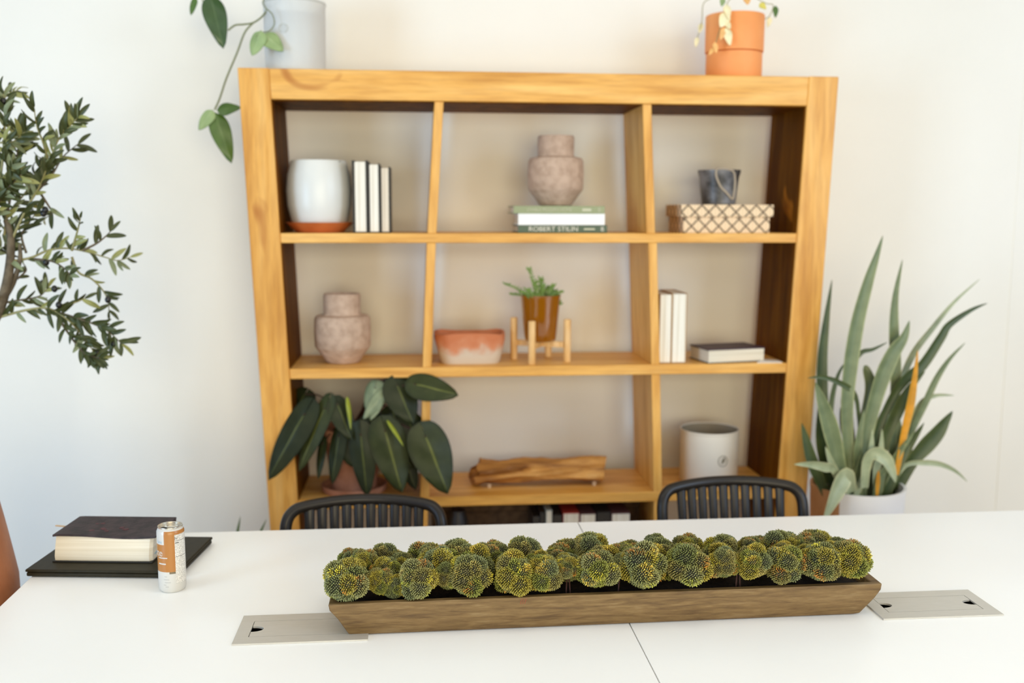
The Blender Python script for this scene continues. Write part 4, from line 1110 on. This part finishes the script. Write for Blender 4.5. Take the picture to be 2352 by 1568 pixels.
for i in range(NA): a = NZ * W1 + i; fs.append((a, a + 1, o + a + 1, o + a)); fs.append((i, o + i, o + i + 1, i + 1))
for j in range(NZ):
    for i in (0, NA): a = j * W1 + i; fs.append((a, a + W1, o + a + W1, o + a))
part('shell', b.add(outer + inner, fs), M['tan_leather'], t, bevel=.008, smooth=50, label='curved tan leather backrest shell')
part('seat', MB().lathe([(.001, .38), (.24, .38), (.268, .40), (.268, .43), (.24, .45), (.001, .455)], (ccx, ccy, 0), 40, closed=False), M['tan_leather'], t, smooth=50)
for dx, dy in ((.16, .16), (.16, -.16), (-.16, .16), (-.16, -.16)):
    part('leg', MB().tube([(ccx + dx, ccy + dy, .38), (ccx + dx * 1.3, ccy + dy * 1.3, 0)], [.018, .011], 10), M['stand'], t, smooth=60)

# ------------------------------------------------------------------ plants on the floor right of the bookshelf
def blade_px(path, wpx, y0, y1, mat, parent, name='leaf', prof=None, side=None, fold=.3, label=None):
    n = len(path); pts = [P(u, v, y0 + (y1 - y0) * i / (n - 1)) for i, (u, v) in enumerate(path)]
    sm = smooth_path(pts, 5); m_ = len(sm); ws = []
    for i in range(m_):
        q = i / (m_ - 1); f_ = (prof or (lambda q: (min(1, .62 + 1.1 * q)) * max(.03, (1 - q ** 2.6))))(q)
        ws.append(wpx / 790 * f_ + .0006)
    return part(name, MB().blade(sm, ws, side, fold), M[mat], parent, smooth=60, label=label)
zr = P(1968, 1142, 2.74).z
c = (P(1968, 1143, 2.88).x, 2.88, 0)
t = thing('snake_plant', 'tall spiky snake plant in a white and brown pot right of the bookshelf', 'plant', c)
rp = .1415
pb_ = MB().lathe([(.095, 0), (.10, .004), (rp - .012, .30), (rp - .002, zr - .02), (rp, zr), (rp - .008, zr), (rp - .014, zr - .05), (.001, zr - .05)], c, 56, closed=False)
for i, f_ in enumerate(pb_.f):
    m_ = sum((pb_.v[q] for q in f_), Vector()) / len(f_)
    if m_.x < c[0] - .096: pb_.mi[i] = 1  # leftmost faces take the brown material
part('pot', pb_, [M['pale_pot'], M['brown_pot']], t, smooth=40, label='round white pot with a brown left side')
part('soil', MB().lathe([(.001, zr - .035), (rp - .012, zr - .035)], c, 24, closed=False), M['soil'], t)
yc = 2.88
pointy = lambda q: (.55 + .45 * min(1, q * 2.2)) * (1 - max(0, (q - .45) / .55) ** 1.7)
SL = [([(1952, 1150), (1948, 1050), (1944, 940), (1952, 840), (1968, 740), (1992, 650), (2012, 590), (2028, 541)], 36, -.04, -.02, 'snake_a'),
      ([(2045, 1150), (2050, 1000), (2056, 860), (2052, 760), (2056, 680), (2073, 596)], 28, .03, .03, 'snake_a'),
      ([(1978, 1140), (1990, 1000), (2020, 880), (2050, 810), (2075, 775), (2089, 736)], 40, -.02, 0, 'snake_a'),
      ([(1995, 1140), (2010, 1010), (2045, 920), (2080, 870), (2118, 838), (2160, 775), (2180, 745), (2230, 712), (2268, 696)], 26, 0, .02, 'snake_b'),
      ([(2012, 1140), (2030, 1000), (2060, 900), (2095, 815), (2140, 755), (2190, 695), (2250, 641)], 17, .05, .10, 'snake_c'),
      ([(2035, 1130), (2080, 1020), (2122, 930), (2150, 870), (2180, 825), (2217, 787)], 18, .04, .05, 'snake_a'),
      ([(2060, 1125), (2092, 1062), (2118, 1030), (2150, 995), (2170, 968), (2188, 944)], 42, .0, .0, 'snake_b'),
      ([(2050, 1110), (2080, 1068), (2120, 1062), (2160, 1066), (2195, 1082), (2222, 1106)], 14, -.02, 0, 'snake_c'),
      ([(2058, 1090), (2075, 1000), (2090, 930), (2100, 870), (2108, 804)], 21, -.04, -.05, 'snake_y'),
      ([(1940, 1140), (1925, 1060), (1905, 980), (1888, 925), (1873, 878)], 40, -.06, -.08, 'snake_a'),
      ([(1935, 1120), (1915, 1078), (1895, 1072), (1860, 1066), (1824, 1066)], 22, -.10, -.16, 'snake_c'),
      ([(1975, 1000), (1965, 910), (1930, 880), (1890, 866), (1855, 868)], 13, -.02, -.06, 'snake_b'),
      ([(1945, 1000), (1955, 860), (1975, 812), (2005, 802), (2038, 786)], 12, 0, 0, 'snake_b'),
      ([(1955, 1130), (1945, 1090), (1930, 1110), (1912, 1150), (1890, 1200)], 42, -.10, -.16, 'snake_c'),
      ([(1985, 1120), (1990, 1060), (2010, 1040), (2035, 1055), (2050, 1085), (2057, 1108)], 32, -.09, -.12, 'snake_c'),
      ([(2018, 1140), (2030, 1020), (2062, 940), (2090, 890), (2125, 852)], 30, 0, -.02, 'snake_b'),
      ([(2055, 1110), (2090, 980), (2115, 925), (2150, 908), (2192, 908)], 14, .05, .07, 'snake_c'),
      ([(1915, 1120), (1908, 1000), (1910, 920), (1925, 860), (1945, 828)], 13, .04, .04, 'snake_a'),
      ([(1960, 1140), (1975, 1010), (1998, 900), (1990, 850), (1984, 840)], 30, .02, .04, 'snake_a'),
      ([(1930, 1140), (1900, 1080), (1888, 1010), (1886, 950), (1885, 900)], 34, -.02, -.04, 'snake_b'),
      ([(1970, 1140), (1958, 1060), (1948, 980), (1938, 930), (1935, 900)], 26, .05, .06, 'snake_b'),
      ([(2000, 1150), (2022, 1060), (2020, 985), (2028, 940)], 34, .06, .08, 'snake_a'),
      ([(2030, 1150), (2052, 1060), (2062, 1000), (2060, 940)], 30, .07, .08, 'snake_a'),
      ([(2010, 1150), (2012, 1080), (2022, 1040), (2026, 985)], 20, -.03, -.03, 'snake_c'),
      ([(2040, 1140), (2062, 1090), (2080, 1040), (2084, 990)], 30, .03, .04, 'snake_c'),
      ([(1962, 1145), (1985, 1090), (1999, 1040), (2004, 985)], 20, -.07, -.07, 'snake_c'),
      ([(2014, 1138), (2016, 1105), (2018, 1080)], 11, -.08, -.08, 'snake_y'),
      ([(1938, 1140), (1925, 1100), (1908, 1060), (1896, 1025)], 18, -.07, -.08, 'snake_c'),
      ([(1975, 1150), (1968, 1080), (1972, 1010), (1985, 940)], 22, -.05, -.04, 'snake_a'),
      ([(1935, 1130), (1950, 1040), (1935, 980), (1930, 935)], 16, .02, .02, 'snake_b')]
rl = random.Random(21)
for i in range(20):
    u0 = rl.uniform(1900, 2045); q = (u0 - 1970) / 75; h_ = rl.uniform(90, 210); d0 = rl.uniform(-.06, .10)
    u1 = u0 + q * rl.uniform(15, 50); u2 = u1 + q * rl.uniform(10, 60) + rl.uniform(-20, 20)
    SL.append(([(u0, 1150), (u1, 1150 - h_ * .5), (u2, 1150 - h_)], rl.uniform(18, 32), d0, d0 + rl.uniform(-.04, .05), rl.choice(('snake_a', 'snake_b', 'snake_b', 'snake_c'))))
for i, (pth, wpx, d0, d1, mt) in enumerate(SL):
    blade_px(pth, wpx, yc + d0, yc + d1, mt, t, prof=pointy, label='yellowed leaf' if mt == 'snake_y' else None)
# dark spears at the back of the pot
t2 = t
for pth, wpx, mt in (([(1912, 1110), (1898, 1000), (1888, 900), (1888, 820), (1898, 730), (1911, 642)], 28, 'snake_b'), ([(1925, 1110), (1915, 1040), (1900, 960), (1892, 920)], 26, 'snake_b'), ([(1935, 1110), (1945, 1020), (1950, 960), (1940, 920)], 24, 'snake_b'),
                     ([(1960, 1110), (1972, 1040), (1985, 990), (1995, 950)], 30, 'snake_b'), ([(1905, 1110), (1893, 1080), (1885, 1050)], 22, 'snake_b')):
    blade_px(pth, wpx, 2.93, 2.985, mt, t2, prof=pointy)
# low plant left of the bookshelf, only tips above the table
c3 = (-.62, 3.0, 0)
t3 = thing('floor_plant', 'green leaf tips just above the table edge left of the bookshelf', 'plant', c3)
part('pot', MB().lathe([(.06, 0), (.064, .003), (.078, .16), (.08, .165), (.074, .165), (.072, .14), (.001, .14)], c3, 36, closed=False), M['clay_dull'], t3, smooth=40)
for tx, ty_, wpx in ((552, 1186, 16), (612, 1192, 14), (575, 1240, 18), (590, 1245, 16)):
    E_ = P(tx, ty_, 2.97); A = Vector((c3[0] + R(-.02, .02), c3[1], .14)); Mi = (A + E_) / 2 + Vector((-.01, 0, .02))
    sm = smooth_path([A, Mi, E_], 6); n = len(sm)
    part('leaf', MB().blade(sm, [.018 * pointy(i / (n - 1)) + .0006 for i in range(n)]), M['vine_dark'], t3, smooth=60)

# ------------------------------------------------------------------ olive tree on the left
c = (-1.16, 2.72, 0)
ol = thing('olive_tree', 'olive tree with grey-green leaves reaching in from the left', 'tree', c)
part('pot', MB().lathe([(.12, 0), (.125, .004), (.165, .34), (.17, .35), (.158, .35), (.15, .30), (.001, .30)], c, 40, closed=False), M['pale_pot'], ol, smooth=40)
part('soil', MB().lathe([(.001, .31), (.15, .31)], c, 24, closed=False), M['soil'], ol)
OY = 2.62
root = Vector((c[0], c[1], .30))
tk = smooth_path([root, Vector((c[0] + .02, c[1] - .02, .8)), P(-40, 820, OY), P(0, 705, OY), P(16, 650, OY), P(24, 590, OY), P(24, 540, OY), P(14, 505, OY)], 5)
part('trunk', MB().tube(tk, [.018 - .011 * i / (len(tk) - 1) for i in range(len(tk))], 10), M['bark'], ol, smooth=60)
tk = smooth_path([P(6, 690, OY), P(30, 650, OY + .01), P(45, 600, OY), P(46, 560, OY)], 5)
part('trunk_fork', MB().tube(tk, [.008 - .004 * i / (len(tk) - 1) for i in range(len(tk))], 8), M['bark'], ol, smooth=60)
BR_ = [([(0, 728), (60, 712), (110, 708), (150, 730), (185, 765), (210, 800), (225, 820)], 2, .9), ([(110, 712), (160, 725), (210, 742), (250, 762), (280, 790)], 2, 1.0), ([(130, 702), (170, 695), (195, 685)], 1, .8),
       ([(140, 740), (175, 790), (200, 815), (230, 822)], 2, .6),
       ([(24, 600), (70, 592), (110, 575), (150, 570), (190, 576), (240, 590), (270, 598), (300, 590)], 1, .75), ([(80, 595), (120, 600), (150, 618), (162, 635)], 2, .5), ([(165, 575), (178, 530), (185, 500)], 1, .5),
       ([(190, 575), (220, 560), (240, 545), (255, 530)], 1, .8), ([(165, 590), (180, 625), (210, 640), (235, 665), (248, 690), (250, 715)], 1, .55),
       ([(60, 580), (50, 540), (68, 510), (85, 485)], 1, 1.0), ([(30, 545), (60, 480), (90, 430), (110, 380), (135, 320), (165, 285), (180, 268)], 2, 1.1), ([(85, 440), (120, 400), (145, 360), (180, 330)], 1, 1.0),
       ([(110, 370), (100, 330), (85, 290), (78, 245)], 1, 1.0), ([(15, 500), (30, 420), (40, 350), (45, 300)], 3, 1.1), ([(0, 420), (8, 340), (12, 270), (8, 215)], 2, 1.0), ([(-30, 520), (0, 460), (20, 430), (50, 400)], 3, 1.0),
       ([(10, 540), (20, 490), (60, 440), (80, 400), (95, 380)], 2, 1.0), ([(-40, 640), (-10, 580), (20, 560), (40, 520)], 2, 1.1), ([(-60, 360), (-10, 330), (30, 325), (60, 300)], 2, .9), ([(-20, 700), (40, 690), (90, 680), (110, 660)], 2, .8),
       ([(-30, 250), (0, 235), (20, 215), (38, 208)], 2, .8), ([(90, 440), (110, 470), (120, 490), (104, 500)], 1, .9), ([(-40, 600), (-20, 500), (0, 420), (30, 380)], 3, 1.0), ([(40, 640), (60, 620), (50, 600)], 1, .8)]
proto = []
for j, mt in enumerate(('olive_a', 'olive_b', 'olive_c')):
    for q in range(2):
        pp = smooth_path([(0, 0, 0), (.5, .02, .05 + .05 * q), (1, 0, -.06 * q)], 4); n = len(pp)
        ws = [max(.012, .27 * math.sin(PI * (.06 + .94 * i / (n - 1))) ** .8) for i in range(n)]
        mb = MB().blade(pp, ws, (0, 1, 0), .3, .02); proto.append(mb.mesh('leaf', M[mt], smooth=60))
rs = random.Random(11); nleaf = 0; extra = MB()
def place_leaf(p, d, ln, mt):
    global nleaf
    d = d.normalized(); up = Vector((rs.gauss(0, .5), -1, rs.gauss(0, .5)))
    x = d; z = (up - x * up.dot(x)).normalized(); y = z.cross(x)
    me = proto[mt * 2 + rs.randint(0, 1)]
    if nleaf < 298:
        o = bpy.data.objects.new('leaf', me); C.objects.link(o); o.parent = ol
        o.matrix_local = Matrix.Translation(p - worg(ol)) @ Matrix(((x.x, y.x, z.x, 0), (x.y, y.y, z.y, 0), (x.z, y.z, z.z, 0), (0, 0, 0, 1))) @ Matrix.Scale(ln, 4)
        nleaf += 1
    else:
        mtx = Matrix.Translation(p) @ Matrix(((x.x, y.x, z.x, 0), (x.y, y.y, z.y, 0), (x.z, y.z, z.z, 0), (0, 0, 0, 1))) @ Matrix.Scale(ln, 4)
        extra.add([mtx @ v.co for v in me.vertices], [tuple(f_.vertices) for f_ in me.polygons])
todo = []
for bi, (px, dens, lsz) in enumerate(BR_):
    off = rs.uniform(-.10, .10)
    pth = smooth_path([P(u, v, OY + off * i / (len(px) - 1)) for i, (u, v) in enumerate(px)], 6); m_ = len(pth)
    part('branch', MB().tube(pth, [.0034 - .0024 * i / (m_ - 1) for i in range(m_)], 6), M['twig'] if bi % 2 == 0 else M['bark'], ol, smooth=60)
    ln_ = sum((pth[i + 1] - pth[i]).length for i in range(m_ - 1)); n = int(ln_ / .0155 * dens * 1.05)
    for k in range(n):
        q = (k + rs.random()) / n; q = q ** .8; i = min(m_ - 2, int(q * (m_ - 1))); p = pth[i]; tg = (pth[i + 1] - pth[i]).normalized()
        ang = rs.choice((-1, 1)) * rs.uniform(.35, 1.1)
        sd = tg.cross(Vector((0, 1, 0))).normalized()
        d = tg * math.cos(ang) + sd * math.sin(ang) + Vector((0, rs.gauss(0, .35), 0))
        mt = rs.choices((0, 1, 2), (4, 5, 3.0))[0]
        if bi in (0, 1, 3): mt = rs.choices((0, 1, 2), (8, 2, 1))[0]
        todo.append((p, d, rs.uniform(.030, .050) * (.75 + .35 * lsz), mt))
    d = (pth[-1] - pth[-2]); todo.append((pth[-1], d, .036 * lsz + .006, rs.choice((0, 2))))
rs.shuffle(todo)
for a in todo: place_leaf(*a)
if extra.f:
    ex = part('foliage', extra, M['olive_a'], ol, smooth=60, kind='stuff')
for (u, v) in ((178, 272), (248, 688), (225, 812), (262, 790), (106, 602), (125, 663), (104, 482), (135, 700), (8, 232), (100, 490), (160, 300), (118, 318)):
    pc_ = P(u, v, OY - .02); prof = [(.0005, -.009)] + [(.0078 * math.sin(PI * i / 8), -.009 * math.cos(PI * i / 8)) for i in range(1, 8)] + [(.0005, .009)]
    part('olive_fruit', MB().lathe(prof, pc_, 12), M['olive_fruit'], ol, smooth=80, label='small black olive')
